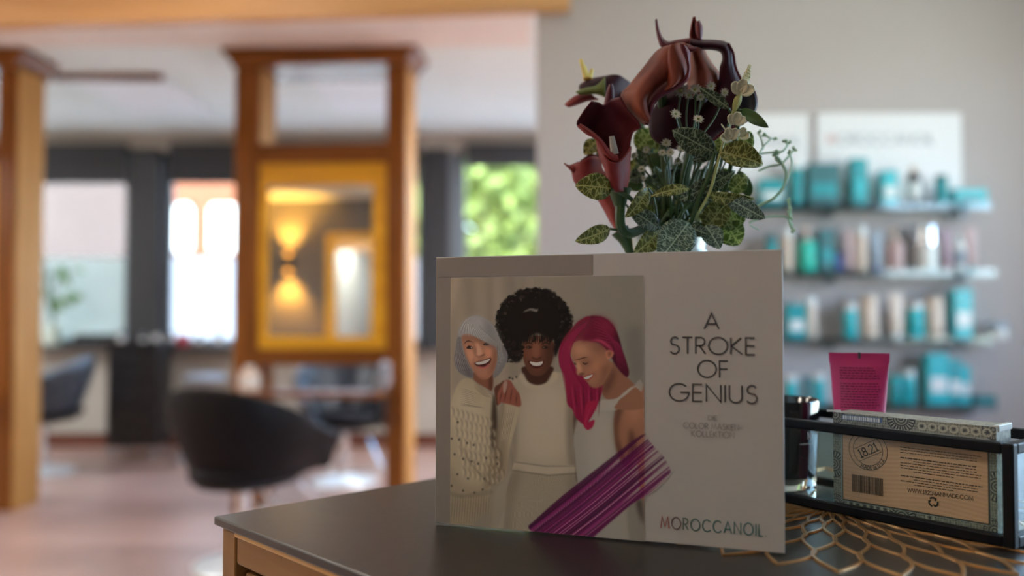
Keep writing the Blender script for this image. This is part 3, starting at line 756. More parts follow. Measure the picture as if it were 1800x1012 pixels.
items = {0: [(1335, 1376, 317, T, W_, 'box', 'teal carton'), (1390, 1412, 281, T, W_, 'cyl', 'tall teal bottle'), (1420, 1474, 290, TD, T, 'box', 'large dark teal gift box'), (1496, 1523, 281, T, TL, 'box', 'tall teal carton'),
             (1549, 1575, 302, TL, W_, 'box', 'teal carton'), (1597, 1620, 292, M['amber'], CP, 'bottle', 'dark brown bottle with cream cap'), (1647, 1668, 308, T, TD, 'cyl', 'slim teal bottle'), (1676, 1732, 334, TL, TD, 'box', 'low wide turquoise carton')],
         1: [(1348, 1366, 412, T, TD, 'cyl', 'teal bottle'), (1375, 1394, 402, CP, W_, 'cyl', 'cream bottle'), (1405, 1434, 398, M['mint'], CP, 'pump', 'mint green pump bottle with cream top'), (1438, 1464, 404, TD, T, 'box', 'dark teal carton'), (1467, 1481, 440, M['blue_p'], BK, 'cyl', 'short blue bottle'),
             (1486, 1502, 405, PK, M['mauve_p'], 'tube', 'brownish pink tube'), (1504, 1524, 398, CP, W_, 'cyl', 'cream bottle'), (1533, 1550, 408, M['grey_p'], M['blue_p'], 'tube', 'grey-blue tube'), (1561, 1589, 400, PK, CP, 'pump', 'pale pink pump bottle'),
             (1611, 1648, 398, W_, M['chrome'], 'jar', 'large white jar with shiny lid'), (1656, 1676, 402, M['mauve_p'], PK, 'tube', 'mauve tube'), (1678, 1697, 414, W_, W_, 'bottle', 'white bottle'), (1699, 1718, 400, PK, T, 'tube', 'pink tube with teal cap')],
         2: [(1381, 1412, 535, T, W_, 'box', 'teal carton'), (1414, 1434, 522, CP, W_, 'cyl', 'cream bottle'), (1482, 1505, 533, TL, W_, 'cyl', 'turquoise bottle'), (1512, 1543, 519, CP, CP, 'cyl', 'wide cream bottle'), (1562, 1588, 516, CP, W_, 'tube', 'cream tube'),
             (1595, 1622, 531, TL, W_, 'cyl', 'turquoise bottle'), (1626, 1657, 521, CP, CP, 'cyl', 'wide cream bottle'), (1672, 1703, 509, TL, W_, 'box', 'tall turquoise carton'), (1735, 1768, 566, W_, M['grey_p'], 'jar', 'low white jar')],
         3: [(1379, 1400, 660, TL, W_, 'cyl', 'turquoise bottle'), (1408, 1426, 662, TD, T, 'tube', 'dark teal tube'), (1428, 1448, 656, TL, W_, 'cyl', 'turquoise bottle'), (1562, 1584, 660, T, TL, 'cyl', 'teal bottle'), (1586, 1606, 650, TL, W_, 'cyl', 'turquoise bottle'),
             (1624, 1660, 622, TL, W_, 'box', 'tall wide turquoise carton'), (1662, 1684, 632, T, W_, 'box', 'tall teal carton'), (1685, 1700, 643, TL, W_, 'box', 'slim turquoise carton'), (1704, 1742, 694, TD, T, 'box', 'low dark teal carton')]}
snames = ['top', 'second', 'third', 'lowest']
zi = ZS - .085
for k, lst in items.items():
    for j, (x0, x1, yt, m1, m2, kind, desc) in enumerate(lst):
        xa, xb = PX(x0, zi), PX(x1, zi); h = max(.03, PH(yt, zi) - SHZ[k])
        nm = {'box': 'product_carton', 'cyl': 'product_bottle', 'bottle': 'product_bottle', 'pump': 'pump_bottle', 'tube': 'product_tube', 'jar': 'product_jar'}[kind]
        side = f'{ordn[j]} from the left on the {snames[k]} wall shelf'
        bottle(nm, f'{desc}, {side}', nm.split('_')[1], ((xa + xb) / 2, zi, SHZ[k]), xb - xa, h, m1, m2, kind, group='hair products on the wall shelves')

# ================================================================== OUTSIDE
struct(box(-40, 40, ZB + .25, 60, -.1, 0).build('ground', M['pavement']), 'pale pavement outside the windows')
hz = 16.0
def house(name, lab, px0, px1, m, wins, hgt=7.5, glow=None):
    x0, x1 = PX(px0, hz), PX(px1, hz)
    r = thing(name, lab, 'house', ((x0 + x1) / 2, hz, 0)); c = (x0 + x1) / 2
    box(x0 - c, x1 - c, 0, 6, 0, hgt).build('wall', m, r)
    rf = MB(); rf.prism([(x0 - c, hgt), (x1 - c, hgt), (0, hgt + 3)], -.3, 6.3); rf.build('roof', M['brick_far'], r)
    box(x0 - c, x1 - c, -.06, 0, 0, PH(460, hz)).build('plinth', M['white_far'], r)
    for (a, b_, y0, y1) in wins:
        p0, p1 = P(a, y1, hz), P(b_, y0, hz)
        f = MB(); X0, X1, Z0, Z1 = p0.x - c, p1.x - c, p0.z, p1.z
        for bb in ((X0, X0 + .06, Z0, Z1), (X1 - .06, X1, Z0, Z1), (X0, X1, Z0, Z0 + .06), (X0, X1, Z1 - .06, Z1), ((X0 + X1) / 2 - .025, (X0 + X1) / 2 + .025, Z0, Z1)): f.box(bb[0], bb[1], -.08, -.01, bb[2], bb[3])
        fo = f.build('window_frame', M['white_far'], r)
        box(X0 + .05, X1 - .05, -.04, -.005, Z0 + .05, Z1 - .05).build('blind_behind_pane', M['white_far'], fo)  # plain white sheet filling the frame
    return r
house('neighbour_house', 'pale pink house seen through the left window', -420, 236, M['pink_far'], [(-60, -10, 360, 445)])
house('neighbour_house', 'orange brick house with white windows across the street', 250, 792, M['brick_far'], [(286, 340, 360, 445), (370, 424, 360, 445), (455, 510, 360, 445), (545, 600, 360, 445), (630, 684, 360, 445), (700, 740, 345, 425)])
def tree(px, zt, hgt, cr_r, lab, seed):
    rg = np.random.default_rng(seed)
    r = thing('garden_tree', lab, 'tree', (PX(px, zt), zt, 0), group='trees outside the right window')
    MB().tube(cr([(0, 0, 0), (.05, .02, hgt * .4), (-.04, .05, hgt * .8)], 10), [.14 - .01 * i for i in range(10)], 10).build('trunk', M['baseboard'], r, smooth=True)
    n = 2600; u = rg.normal(size=(n, 3)); u /= np.linalg.norm(u, axis=1, keepdims=True); rad = cr_r * rg.uniform(.55, 1, (n, 1)) ** .5
    c = u * rad * np.array([1, 1, 1.15]) + np.array([0, 0, hgt - cr_r * .9]); c = c[c[:, 2] > .3]
    mb = MB()
    for p in c:
        a = Vector(rg.normal(size=3)).normalized() * .12; b_ = Vector(rg.normal(size=3)).cross(a).normalized() * .07; pv = Vector(p)
        mb.add([pv - a, pv + b_, pv + a, pv - b_], [(0, 1, 2, 3)])
    o = mb.build('foliage', M['leaf_out'], r); o['kind'] = 'stuff'
tree(850, 11.5, 3.4, 1.15, 'sunlit green tree at the left of the right window', 3)
tree(990, 14.0, 4.2, 1.3, 'sunlit green tree behind the white wall edge', 4)
tree(925, 17.2, 5.2, 1.3, 'taller green tree further back outside the right window', 5)
struct(box(PX(800, 19), PX(1500, 19), 19, 19.3, 0, 3.0).build('garden_wall', M['brick_far']), 'orange brick garden wall behind the trees')

# ================================================================== COUNTER
TABLE = CAM_H - .167
def on_plane(px, py, zp):
    d = ray(px, py); return Vector((0, 0, CAM_H)) + d * ((zp - CAM_H) / d.z)
c0 = on_plane(385, 907, TABLE); c1 = on_plane(648, 1009, TABLE)
CRZ = math.atan2(c1.y - c0.y, c1.x - c0.x)
M['counter_top'] = mat('black_brown_laminate', (.026, .020, .017), .33, var=.12, scale=60, bump=.04)
M['wood_counter'] = wood('knotty_golden_oak', (.23, .115, .033), (.34, .18, .062), 9, 'X', .42, 3, True)
M['wood_counter_z'] = wood('knotty_golden_oak_upright', (.23, .115, .033), (.34, .18, .062), 9, 'Z', .42, 3, True)
M['gold_edge'] = mat('waxed_gold_edge', (.72, .40, .09), .3, var=.06)  # bright gold strip paints the highlight along the rail's top edge
ct = thing('reception_counter', 'reception cabinet with black top and knotty golden wood sides', 'counter', (c0.x, c0.y, 0), CRZ)
LX, LY = 1.0, .84
box(-.003, LX, -.003, LY, TABLE - .007, TABLE).build('top_board', M['counter_top'], ct, bevel=.0012)
zt = TABLE - .0095
def side(face):   # stiles, rails and panels of one side; face 'y' = towards the camera, 'x' = towards the salon
    L = LX if face == 'y' else LY
    def bxx(a, b_, d0, d1, z0, z1): return box(a, b_, d0, d1, z0, z1) if face == 'y' else box(d0, d1, a, b_, z0, z1)
    H_ = 'wood_counter' if face == 'y' else 'wood_counter'
    bxx(.0 if face == 'y' else .026, .0225 if face == 'y' else .05, .003, .026, .02, zt).build('stile', M['wood_counter_z'], ct, bevel=.0015)
    bxx(L - .03, L - .004, .003, .026, .02, zt).build('stile', M['wood_counter_z'], ct, bevel=.0015)
    bxx(.0245 if face == 'y' else .052, L - .032, .003, .026, zt - .025, zt).build('rail', M['wood_counter'], ct, bevel=.0025)
    bxx(.0245 if face == 'y' else .052, L - .032, .001, .005, zt - .003, zt + .0008).build('gold_edge', M['gold_edge'], ct, bevel=.0012)
    zz = zt - .031
    for hh_ in (.20, .24, .24, .24):
        dr = bxx(.030 if face == 'y' else .055, L - .036, .008, .026, zz - hh_, zz).build('drawer_front' if face == 'y' else 'side_board', M['wood_counter'], ct, bevel=.002)
        if face == 'y': MB().lathe([(0, 0), (.008, 0), (.007, .012), (.014, .02), (.012, .028), (0, .03)], 16).build('knob', M['black_plastic'], dr, loc=(.4, .005, zz - hh_ / 2), rot=(R(90), 0, 0), smooth=True)
        zz -= hh_ + .004
    return
side('y'); side('x')
box(.027, LX - .03, .027, LY - .01, .02, zt).build('carcass', M['black_plastic'], ct)
box(.03, LX - .03, .03, LY - .03, 0, .02).build('plinth', M['black_plastic'], ct)

# ================================================================== PLACEMAT
MAT_T = .0013
M['bronze'] = mat('bronze_vinyl', (.50, .28, .115), .3, .6, var=.12, scale=40)
pm = thing('placemat', 'round bronze cut-out leaf placemat under the tray', 'placemat', (.272, .732, TABLE), R(9))
def petal_mesh(r0, r1, half, sw=.0027):
    """one petal outline: leaves the tips of its two neighbours below and closes in a point"""
    side = []
    for i in range(15):
        t = i / 14; rr = r0 + (r1 - r0) * (t ** .9); ang = half * (1 - t ** 1.4) * (1 + .30 * math.sin(math.pi * t))
        side.append((rr * math.cos(ang), rr * math.sin(ang)))
    pts = side + [(x, -y) for x, y in reversed(side[:-1])]
    m = len(pts); vs = []; fs = []
    for i in range(m):
        a = Vector(pts[max(i - 1, 0)]); b_ = Vector(pts[min(i + 1, m - 1)]); t = (b_ - a).normalized(); nn = Vector((-t.y, t.x)); p = Vector(pts[i])
        for s, z in ((-1, 0), (1, 0), (.8, MAT_T), (-.8, MAT_T)): q_ = p + nn * sw / 2 * s; vs.append((q_.x, q_.y, z))
    for i in range(m - 1):
        j = i + 1
        for k in range(4): l = (k + 1) % 4; fs.append((4 * i + k, 4 * i + l, 4 * j + l, 4 * j + k))
    return MB().add(vs, fs + [(3, 2, 1, 0), (4 * m - 4, 4 * m - 3, 4 * m - 2, 4 * m - 1)])
tips = [.012, .034, .064, .102, .146, .192]
NP = 32
for k in range(1, len(tips)):
    r1 = tips[k]; r0 = tips[k - 1] * .97
    me = None
    for j in range(NP):
        a = 2 * math.pi * (j + .5 * (k % 2)) / NP
        if me is None:
            o = petal_mesh(r0, r1, math.pi / NP).build('petal', M['bronze'], pm); me = o.data
        else:
            o = bpy.data.objects.new('petal', me); COL.objects.link(o); o.parent = pm
        o.rotation_euler = (0, 0, a)

# ================================================================== FLAT FRAMES FOR PRINTS
class Face:
    def __init__(s, bl, br, z):
        s.A = on_plane(*bl, z); s.B = on_plane(*br, z); s.z = z
        e = s.B - s.A; s.W = e.length; s.ex = e.normalized(); s.rz = math.atan2(e.y, e.x); s.ny = Vector((-s.ex.y, s.ex.x, 0))
    def uv(s, px, py):
        d = ray(px, py); C0 = Vector((0, 0, CAM_H)); t = (s.A - C0).dot(s.ny) / d.dot(s.ny); h = C0 + d * t - s.A
        return (h.dot(s.ex), h.z)
    def U(s, pts, tf=None):
        return np.array([s.uv(*(tf(*p) if tf else p)) for p in pts])
LIFT = .0014
bk = Face((765, 918), (1380, 973), TABLE + LIFT)
BH = (bk.uv(768, 452)[1] + bk.uv(1377, 438)[1]) / 2
M['paper'] = mat('matt_white_card', (.61, .59, .585), .55, var=.012, scale=40)
M['taupe'] = mat('taupe_print', (.34, .31, .29), .55, var=.02)
M['print'] = vcol_mat('printed_picture', .5)
M['ink_dark'] = mat('charcoal_ink', (.085, .075, .08), .55, var=.03)
M['ink_soft'] = mat('soft_grey_ink', (.30, .28, .275), .55, var=.03)
bo = thing('display_card', 'white hair colour display card with three smiling women standing on the counter', 'display card', (bk.A.x, bk.A.y, TABLE + LIFT), bk.rz)
box(0, bk.W, 0, .0035, 0, BH).build('front_board', M['paper'], bo, bevel=.0006)
# folded easel leg behind
leg = MB(); leg.add([(.03, .0036, BH - .01), (bk.W - .03, .0036, BH - .01), (bk.W - .06, .055, 0), (.06, .055, 0), (.03, .0056, BH - .01), (bk.W - .03, .0056, BH - .01), (bk.W - .06, .057, 0), (.06, .057, 0)],
    [(0, 1, 2, 3), (4, 7, 6, 5), (0, 4, 5, 1), (2, 6, 7, 3), (0, 3, 7, 4), (1, 5, 6, 2)]); leg.build('easel_leg', M['paper'], bo)
box(.0005, bk.uv(1042, 460)[0], -.0003, 0, bk.uv(900, 485)[1], BH - .0006).build('printed_band', M['taupe'], bo)
box(.0005, bk.uv(793, 600)[0], -.0003, 0, .0006, bk.uv(800, 487)[1]).build('printed_band', M['taupe'], bo)

# ---- the printed picture
u0 = bk.uv(792, 700)[0]; uP = bk.uv(1132, 700)[0]; uE = bk.uv(1184, 800)[0]; vT = bk.uv(960, 486)[1]
PAPER = (120, 111, 103)
pt = Paint(uE - u0, vT, .00033, PAPER)
S = .00043
tA = lambda x, y: (780 + x / 4.218, 480 + y / 4.218)
tB = lambda x, y: (780 + x / 3.49, 680 + y / 3.49)
tC = lambda x, y: (960 + x / 5.06, 520 + y / 5.06)
def U(pts, tf=None):
    a = bk.U(pts, tf); a[:, 0] -= u0; return a
def F(pts, col, soft=0, alpha=1, tf=None, smooth=True, clip=None):
    a = U(pts, tf); a = crc(a, 6) if smooth else a
    pt.fill(a, col, soft * S, alpha, clip)
def Lm(pts, wd, col, soft=0, alpha=1, tf=None, clip=None, taper=True, n=16):
    pt.line(cr(U(pts, tf), n), wd * S, col, soft * S, alpha, clip, taper)
pic = pt.mask([(0, 0), (uP - u0, 0), (uP - u0, vT), (0, vT)])
# backdrop with cloth folds
gx = (pt.X / (uP - u0))[..., None]; gy = (pt.Y / vT)[..., None]
bgc = s2l((112, 100, 86)) * (1 - gx) + s2l((100, 94, 84)) * gx
bgc = bgc * (1.0 + .06 * np.sin(gx * 26 + gy * 2) * (gx < .45) + .05 * np.sin(gx * 61 + gy * 5) * (gx < .4))
pt.im = pt.im * (1 - pic[..., None]) + bgc * pic[..., None]
F([(0, 200), (60, 40), (120, 30), (60, 300), (10, 420)], (128, 115, 99), 6, .7, tA)
F([(330, 30), (365, 30), (360, 330), (330, 330)], (100, 88, 76), 5, .6, tA)
F([(480, 30), (520, 30), (540, 140), (500, 140)], (98, 88, 76), 4, .6, tA)
F([(700, 320), (858, 300), (858, 830), (740, 700)], (88, 82, 74), 8, .8, tC)
# --- woman with curly dark hair (middle): top and skirt
SKD, SKM = (44, 26, 20), (74, 46, 35)
F([(893, 672), (915, 660), (990, 655), (1012, 680), (1014, 720), (1009, 780), (1013, 815), (1020, 850), (1025, 950), (884, 948), (888, 890), (897, 850), (904, 815), (898, 780), (900, 740), (893, 700)], (122, 110, 94), 1)
F([(930, 690), (990, 690), (992, 800), (925, 800)], (136, 123, 106), 14, .7)
F([(1000, 690), (1014, 690), (1010, 780), (1014, 815), (1000, 815), (996, 740)], (94, 82, 70), 4, .8)
F([(895, 690), (908, 690), (908, 800), (900, 812), (898, 760)], (100, 88, 74), 4, .8)
F([(435, 455), (620, 478), (815, 480), (822, 520), (640, 535), (420, 505)], (128, 116, 100), 1, 1, tB, False)
F([(435, 455), (620, 480), (815, 482), (815, 488), (620, 488), (433, 463)], (92, 80, 68), 1, .8, tB, False)
F([(420, 507), (640, 538), (825, 525), (825, 533), (640, 546), (418, 514)], (88, 77, 66), 1, .8, tB, False)
skc = pt.mask(U([(415, 505), (640, 535), (825, 525), (860, 700), (880, 960), (362, 900), (375, 700)], tB))
for i in range(62):
    x = 360 + i * 8.4; xt = 415 + i * 6.7
    Lm([(xt, 505), (xt * .45 + x * .55, 680), (x, 980)], 1.1, (84, 74, 62), .5, .55, tB, skc, False)
F([(420, 510), (480, 520), (430, 700), (400, 900), (362, 900), (380, 650)], (86, 74, 62), 8, .55, tB)
F([(760, 540), (825, 540), (850, 700), (780, 700)], (92, 82, 70), 8, .6, tB)
F([(365, 870), (390, 620), (430, 500), (330, 620), (290, 860)], (118, 108, 94), 2, .5, tB)
# dark gap between the two dresses
F([(797, 165), (815, 150), (838, 170), (812, 215), (803, 300), (815, 470), (826, 580), (812, 560), (806, 430), (795, 260)], (58, 46, 38), 2, .9, tB)
# neck, shoulder
F([(585, 740), (600, 690), (800, 690), (806, 745), (780, 800), (730, 826), (680, 830), (625, 806)], (52, 31, 24), 1, 1, tA)
F([(560, 760), (590, 745), (625, 806), (690, 832), (760, 815), (812, 735), (850, 745), (830, 800), (700, 862), (600, 830)], (130, 117, 100), 2, .9, tA)
F([(378, 850), (420, 815), (450, 800), (455, 900), (400, 980), (385, 930)], (72, 44, 34), 1, 1, tA)
# face
F([(586, 520), (640, 470), (760, 470), (822, 520), (818, 600), (795, 680), (745, 745), (692, 762), (640, 742), (602, 675), (586, 600)], SKM, 1.5, 1, tA)
F([(610, 560), (680, 520), (720, 560), (700, 640), (640, 640), (606, 620)], (96, 60, 46), 8, .8, tA)
F([(770, 520), (822, 520), (815, 610), (780, 700), (745, 740), (770, 640)], (50, 29, 23), 6, .8, tA)
F([(660, 560), (690, 470), (705, 470), (712, 600), (690, 625), (668, 615)], (104, 66, 50), 3, .7, tA)
F([(655, 618), (690, 632), (725, 618), (718, 634), (690, 642), (662, 634)], (52, 29, 23), 1.5, .8, tA)
Lm([(602, 528), (630, 516), (662, 528)], 2, (22, 14, 11), .6, .9, tA)
Lm([(722, 530), (760, 516), (792, 532)], 2, (22, 14, 11), .6, .9, tA)
for ex in (634, 752):
    F([(ex - 24, 550), (ex, 538), (ex + 24, 550), (ex, 560)], (24, 15, 12), .8, 1, tA)
    F([(ex - 12, 549), (ex - 4, 546), (ex - 4, 553)], (104, 92, 82), .4, .8, tA)
F([(628, 650), (660, 654), (690, 658), (745, 648), (728, 690), (690, 706), (655, 694)], (56, 22, 20), 1, 1, tA)
F([(640, 656), (690, 662), (736, 654), (722, 680), (690, 687), (658, 680)], (168, 152, 140), .6, 1, tA)
F([(655, 700), (690, 712), (728, 700), (700, 728), (680, 728)], (90, 50, 42), 3, .6, tA)
# curly hair: a ragged mass of small curls
rg = np.random.default_rng(5)
hair_o = []
for a in np.linspace(0, 2 * math.pi, 70, endpoint=False):
    rr = 1 + .05 * rg.normal()
    hair_o.append((668 + 262 * rr * math.cos(a), 370 - 240 * rr * math.sin(a)))
low = [(x, y) for x, y in hair_o if y < 470]
F([(408, 380), (440, 260), (520, 180), (620, 140), (720, 135), (820, 165), (900, 240), (940, 330), (935, 450), (880, 520), (830, 620), (815, 560), (822, 500), (760, 480), (700, 450), (650, 470), (590, 520), (580, 600), (575, 650), (520, 660), (470, 600), (440, 500)], (16, 12, 11), 2, 1, tA)
for i in range(90):
    a = rg.uniform(-.15, math.pi + .15); x, y = 668 + 268 * math.cos(a), 372 - 246 * math.sin(a); q_ = rg.uniform(10, 24)
    F([(x + q_ * math.cos(t) * (1 + .5 * math.sin(3 * t + i)), y + q_ * math.sin(t) * (1 + .4 * math.sin(2 * t + i))) for t in np.linspace(0, 2 * math.pi, 9, endpoint=False)], (20, 15, 13), 1.2, .8, tA)
for i in range(620):
    a = rg.uniform(0, 2 * math.pi); rr = rg.uniform(.80, 1.06)
    x, y = 668 + 262 * rr * math.cos(a), 372 - 240 * rr * math.sin(a)
    if y > 520 and 585 < x < 850: continue
    if y > 640: continue
    q_ = rg.uniform(6, 17); col = [(12, 9, 8), (22, 17, 15), (36, 29, 26), (48, 40, 36)][min(3, int(rg.exponential(.9)))]
    F([(x + q_ * math.cos(t) * (1 + .4 * math.sin(3 * t + i)), y + q_ * math.sin(t)) for t in np.linspace(0, 2 * math.pi, 7, endpoint=False)], col, .5, .9, tA)
for i in range(60):
    x = rg.uniform(440, 580); y = rg.uniform(500, 660); q_ = rg.uniform(6, 14)
    if abs(x - 510) + abs(y - 575) < 120: F([(x + q_ * math.cos(t), y + q_ * math.sin(t)) for t in np.linspace(0, 2 * math.pi, 7, endpoint=False)], (26, 20, 18), .6, .8, tA)
for i in range(26):
    x = 585 + i * 9.5; Lm([(x, 440), (x + 6 * math.sin(i), 490), (x - 8 + 10 * math.sin(i * 2.1), 505 + 22 * abs(math.sin(i * 1.7)))], 2.4, (17, 12, 11), .5, .95, tA)
F([(590, 290), (640, 262), (690, 268), (700, 262), (690, 285), (640, 275)], (120, 112, 104), 1, .55, tA)
# --- silver haired woman (left): hair back, neck, jumper
HG = (104, 99, 95)
F([(105, 440), (130, 385), (180, 332), (245, 315), (310, 335), (365, 385), (400, 450), (430, 520), (460, 570), (474, 625), (450, 690), (410, 750), (372, 776), (340, 740), (250, 760), (216, 772), (150, 756), (105, 720), (80, 650), (85, 580), (100, 500)], HG, 1.2, 1, tA)
F([(225, 735), (355, 735), (360, 862), (315, 850), (230, 795)], (96, 62, 48), 1.5, 1, tA)
F([(340, 740), (362, 720), (362, 860), (335, 850)], (62, 38, 30), 3, .8, tA)
KN = (126, 113, 94); KD = (84, 72, 58)
jump = [(791, 760), (793, 710), (806, 674), (822, 664), (834, 670), (846, 682), (858, 690), (868, 702), (872, 740), (876, 762), (884, 712), (912, 710), (909, 740), (898, 780), (893, 812), (888, 838), (872, 852), (862, 860), (862, 912), (860, 930), (789, 925)]
jm = pt.mask(U(jump, None))
F(jump, KN, 1)
F([(866, 700), (872, 702), (876, 762), (870, 800), (862, 770)], (48, 37, 30), 3, .95)
F([(790, 820), (815, 850), (862, 862), (862, 925), (790, 922)], (104, 91, 74), 8, .6)
F([(866, 790), (888, 770), (893, 812), (886, 838), (868, 852), (850, 858)], (92, 79, 63), 6, .7)
F([(880, 715), (888, 712), (880, 770), (868, 800)], (96, 82, 66), 3, .7)
F([(800, 690), (830, 690), (850, 720), (850, 790), (815, 790), (795, 740)], (140, 126, 106), 10, .6)
# collar and shoulder knit
for i in range(7): Lm([(222 + i * 2 - 8, 792 + i * 9), (300, 846 + i * 10), (372, 850 + i * 12)], 1.2, KD, .6, .6, tA, jm)
for i in range(9): Lm([(120, 850 + i * 14), (190, 870 + i * 13), (285, 905 + i * 11)], 1.1, (92, 80, 65), .7, .55, tA, jm)
Lm([(100, 108), (170, 116), (255, 128)], 1.8, KD, 1, .8, tB, jm)
# cable folds and holes on the sleeve
for i in range(9):
    for j in range(7):
        x = 60 + i * 30 + 10 * (j % 2) + 12 * j; y = 150 + j * 62 + i * 9
        if x > 380: continue
        Lm([(x - 12, y - 34), (x + 2, y - 6), (x - 2, y + 30)], 4.2, (84, 71, 56), 2.0, .55, tB, jm)
        Lm([(x - 22, y - 30), (x - 9, y), (x - 12, y + 26)], 3.6, (148, 134, 113), 2.0, .5, tB, jm)
for x, y in ((95, 322), (120, 440), (85, 535), (150, 560), (50, 605), (120, 635), (190, 648), (145, 343), (185, 355), (262, 435), (325, 432), (330, 470), (68, 412), (172, 455), (212, 470), (250, 562), (88, 215), (240, 628), (50, 316)):
    F([(x - 7, y), (x, y - 8), (x + 7, y), (x, y + 8)], (46, 37, 29), 1, .9, tB)
Lm([(60, 250), (150, 440), (230, 540), (300, 600), (350, 560), (385, 480)], 3, KD, 2.2, .7, tB, jm)
Lm([(300, 345), (350, 400), (350, 500), (290, 555)], 4, KD, 2, .7, tB, jm)
Lm([(275, 355), (320, 420), (310, 490), (260, 530)], 3, (92, 79, 64), 2, .7, tB, jm)
for i in range(9): Lm([(345 + i * 12, 110), (335 + i * 10, 230), (318 + i * 9, 350)], 1.5, (94, 81, 66), .7, .6, tB, jm)
F([(45, 640), (120, 655), (285, 630), (285, 660), (120, 680), (45, 665)], KD, 2, .4, tB)
for i in range(15): Lm([(58 + i * 16, 655), (52 + i * 16, 740), (44 + i * 16, 850)], 2.2, (86, 74, 60), .9, .7, tB, jm)
F([(200, 820), (285, 760), (290, 900), (190, 900)], (104, 94, 82), 3, .8, tB)
# face
F([(135, 475), (150, 450), (240, 452), (310, 490), (390, 530), (403, 570), (396, 645), (376, 720), (345, 770), (300, 788), (258, 772), (212, 712), (176, 640), (150, 570), (137, 520)], (122, 86, 68), 1.2, 1, tA)
F([(160, 560), (215, 570), (240, 640), (215, 680), (180, 630)], (152, 110, 88), 6, .8, tA)
F([(300, 560), (370, 560), (370, 650), (330, 640)], (148, 104, 82), 6, .8, tA)
F([(370, 560), (402, 570), (396, 650), (372, 725), (340, 772), (350, 690)], (92, 60, 47), 5, .8, tA)
F([(215, 715), (258, 760), (300, 776), (345, 762), (300, 790), (255, 778)], (98, 64, 50), 3, .7, tA)
F([(240, 520), (262, 530), (285, 590), (275, 612), (245, 610), (240, 570)], (158, 118, 96), 3, .8, tA)
F([(243, 606), (262, 616), (300, 598), (304, 607), (266, 622), (246, 616)], (84, 48, 38), 1, .8, tA)
Lm([(150, 526), (178, 502), (222, 512)], 2.6, (62, 46, 40), .6, .95, tA)
Lm([(270, 500), (310, 490), (352, 508)], 2.4, (62, 46, 40), .6, .9, tA)
F([(168, 556), (190, 536), (222, 552), (200, 562)], (38, 26, 22), .7, 1, tA)
F([(200, 546), (215, 549), (208, 557)], (140, 126, 116), .4, .8, tA)
F([(292, 530), (318, 510), (340, 526), (316, 536)], (42, 29, 24), .7, 1, tA)
F([(228, 665), (290, 646), (352, 628), (340, 672), (300, 700), (255, 692)], (54, 20, 20), .8, 1, tA)
F([(240, 664), (290, 652), (345, 635), (325, 660), (290, 673), (255, 676)], (172, 158, 148), .5, 1, tA)
F([(250, 690), (300, 694), (338, 670), (322, 700), (285, 708)], (132, 74, 68), 1, .9, tA)
F([(140, 470), (240, 455), (310, 495), (385, 535), (380, 556), (300, 520), (230, 486), (150, 492)], (84, 58, 47), 5, .7, tA)
F([(225, 560), (242, 540), (245, 600), (232, 615)], (94, 62, 49), 3, .7, tA)
F([(215, 640), (232, 620), (228, 660), (246, 700), (228, 690)], (96, 62, 50), 3, .6, tA)
# fringe and side locks
F([(105, 440), (130, 385), (180, 332), (245, 315), (310, 335), (365, 385), (400, 450), (430, 530), (395, 560), (385, 540), (320, 515), (255, 480), (190, 452), (140, 458), (120, 480)], (112, 107, 102), 1, 1, tA)
F([(300, 345), (365, 390), (400, 455), (425, 530), (395, 552), (330, 505)], (92, 87, 84), 6, .7, tA)
F([(150, 400), (240, 335), (290, 380), (200, 440)], (134, 128, 122), 9, .7, tA)
F([(395, 545), (430, 525), (462, 575), (474, 625), (452, 690), (412, 750), (372, 776), (385, 710), (400, 640)], (90, 85, 82), 1, 1, tA)
F([(130, 480), (134, 520), (150, 600), (180, 670), (216, 735), (216, 772), (150, 756), (105, 720), (80, 650), (85, 580), (105, 480)], (88, 82, 80), 1, 1, tA)
F([(120, 560), (140, 560), (190, 690), (216, 772), (180, 760), (140, 680)], (62, 56, 55), 5, .7, tA)
for i in range(26):
    f = i / 25
    Lm([(225 + 40 * f, 317 + 2 * i), (160 + 120 * f, 360 + 50 * f), (115 + 300 * f, 445 + 85 * f)], 1.3, (80, 75, 72) if i % 2 else (142, 136, 130), .5, .6, tA)
    Lm([(330 + 4 * i, 350 + 6 * i), (405 + 1.6 * i, 480 + 5 * i), (395 + 2.8 * i, 750 - 5 * i)], 1.3, (66, 61, 60) if i % 2 else (128, 122, 117), .5, .55, tA)
    if i < 13: Lm([(98 + 3 * i, 480), (86 + 5.4 * i, 610), (110 + 8 * i, 745)], 1.3, (64, 58, 57) if i % 2 else (120, 114, 110), .5, .6, tA)
# hand on the friend's shoulder
F([(405, 970), (400, 900), (425, 840), (450, 800), (470, 790), (500, 800), (530, 850), (565, 900), (572, 985), (500, 975), (430, 960)], (104, 62, 50), 1.2, 1, tA)
for pts_ in ([(440, 860), (425, 910), (415, 955)], [(475, 830), (460, 900), (450, 955)], [(510, 850), (500, 910), (495, 965)], [(545, 885), (540, 930), (540, 975)]): Lm(pts_, 2.0, (54, 29, 24), .8, .8, tA)
F([(445, 815), (470, 800), (468, 850), (452, 890), (442, 870)], (126, 112, 100), 1.5, .6, tA)
for x, y in ((490, 775), (512, 782), (540, 770)): F([(x - 10, y), (x, y - 9), (x + 10, y), (x, y + 9)], (34, 24, 20), 1, .9, tA)
# --- pink haired woman (right)
F([(1009, 765), (1020, 735), (1030, 715), (1048, 705), (1068, 703), (1086, 697), (1110, 682), (1132, 690), (1132, 960), (1040, 950), (1025, 900), (1016, 850), (1011, 800)], (114, 106, 96), 1)
F([(1040, 730), (1075, 720), (1080, 800), (1070, 900), (1045, 900), (1030, 800)], (128, 119, 107), 14, .6)
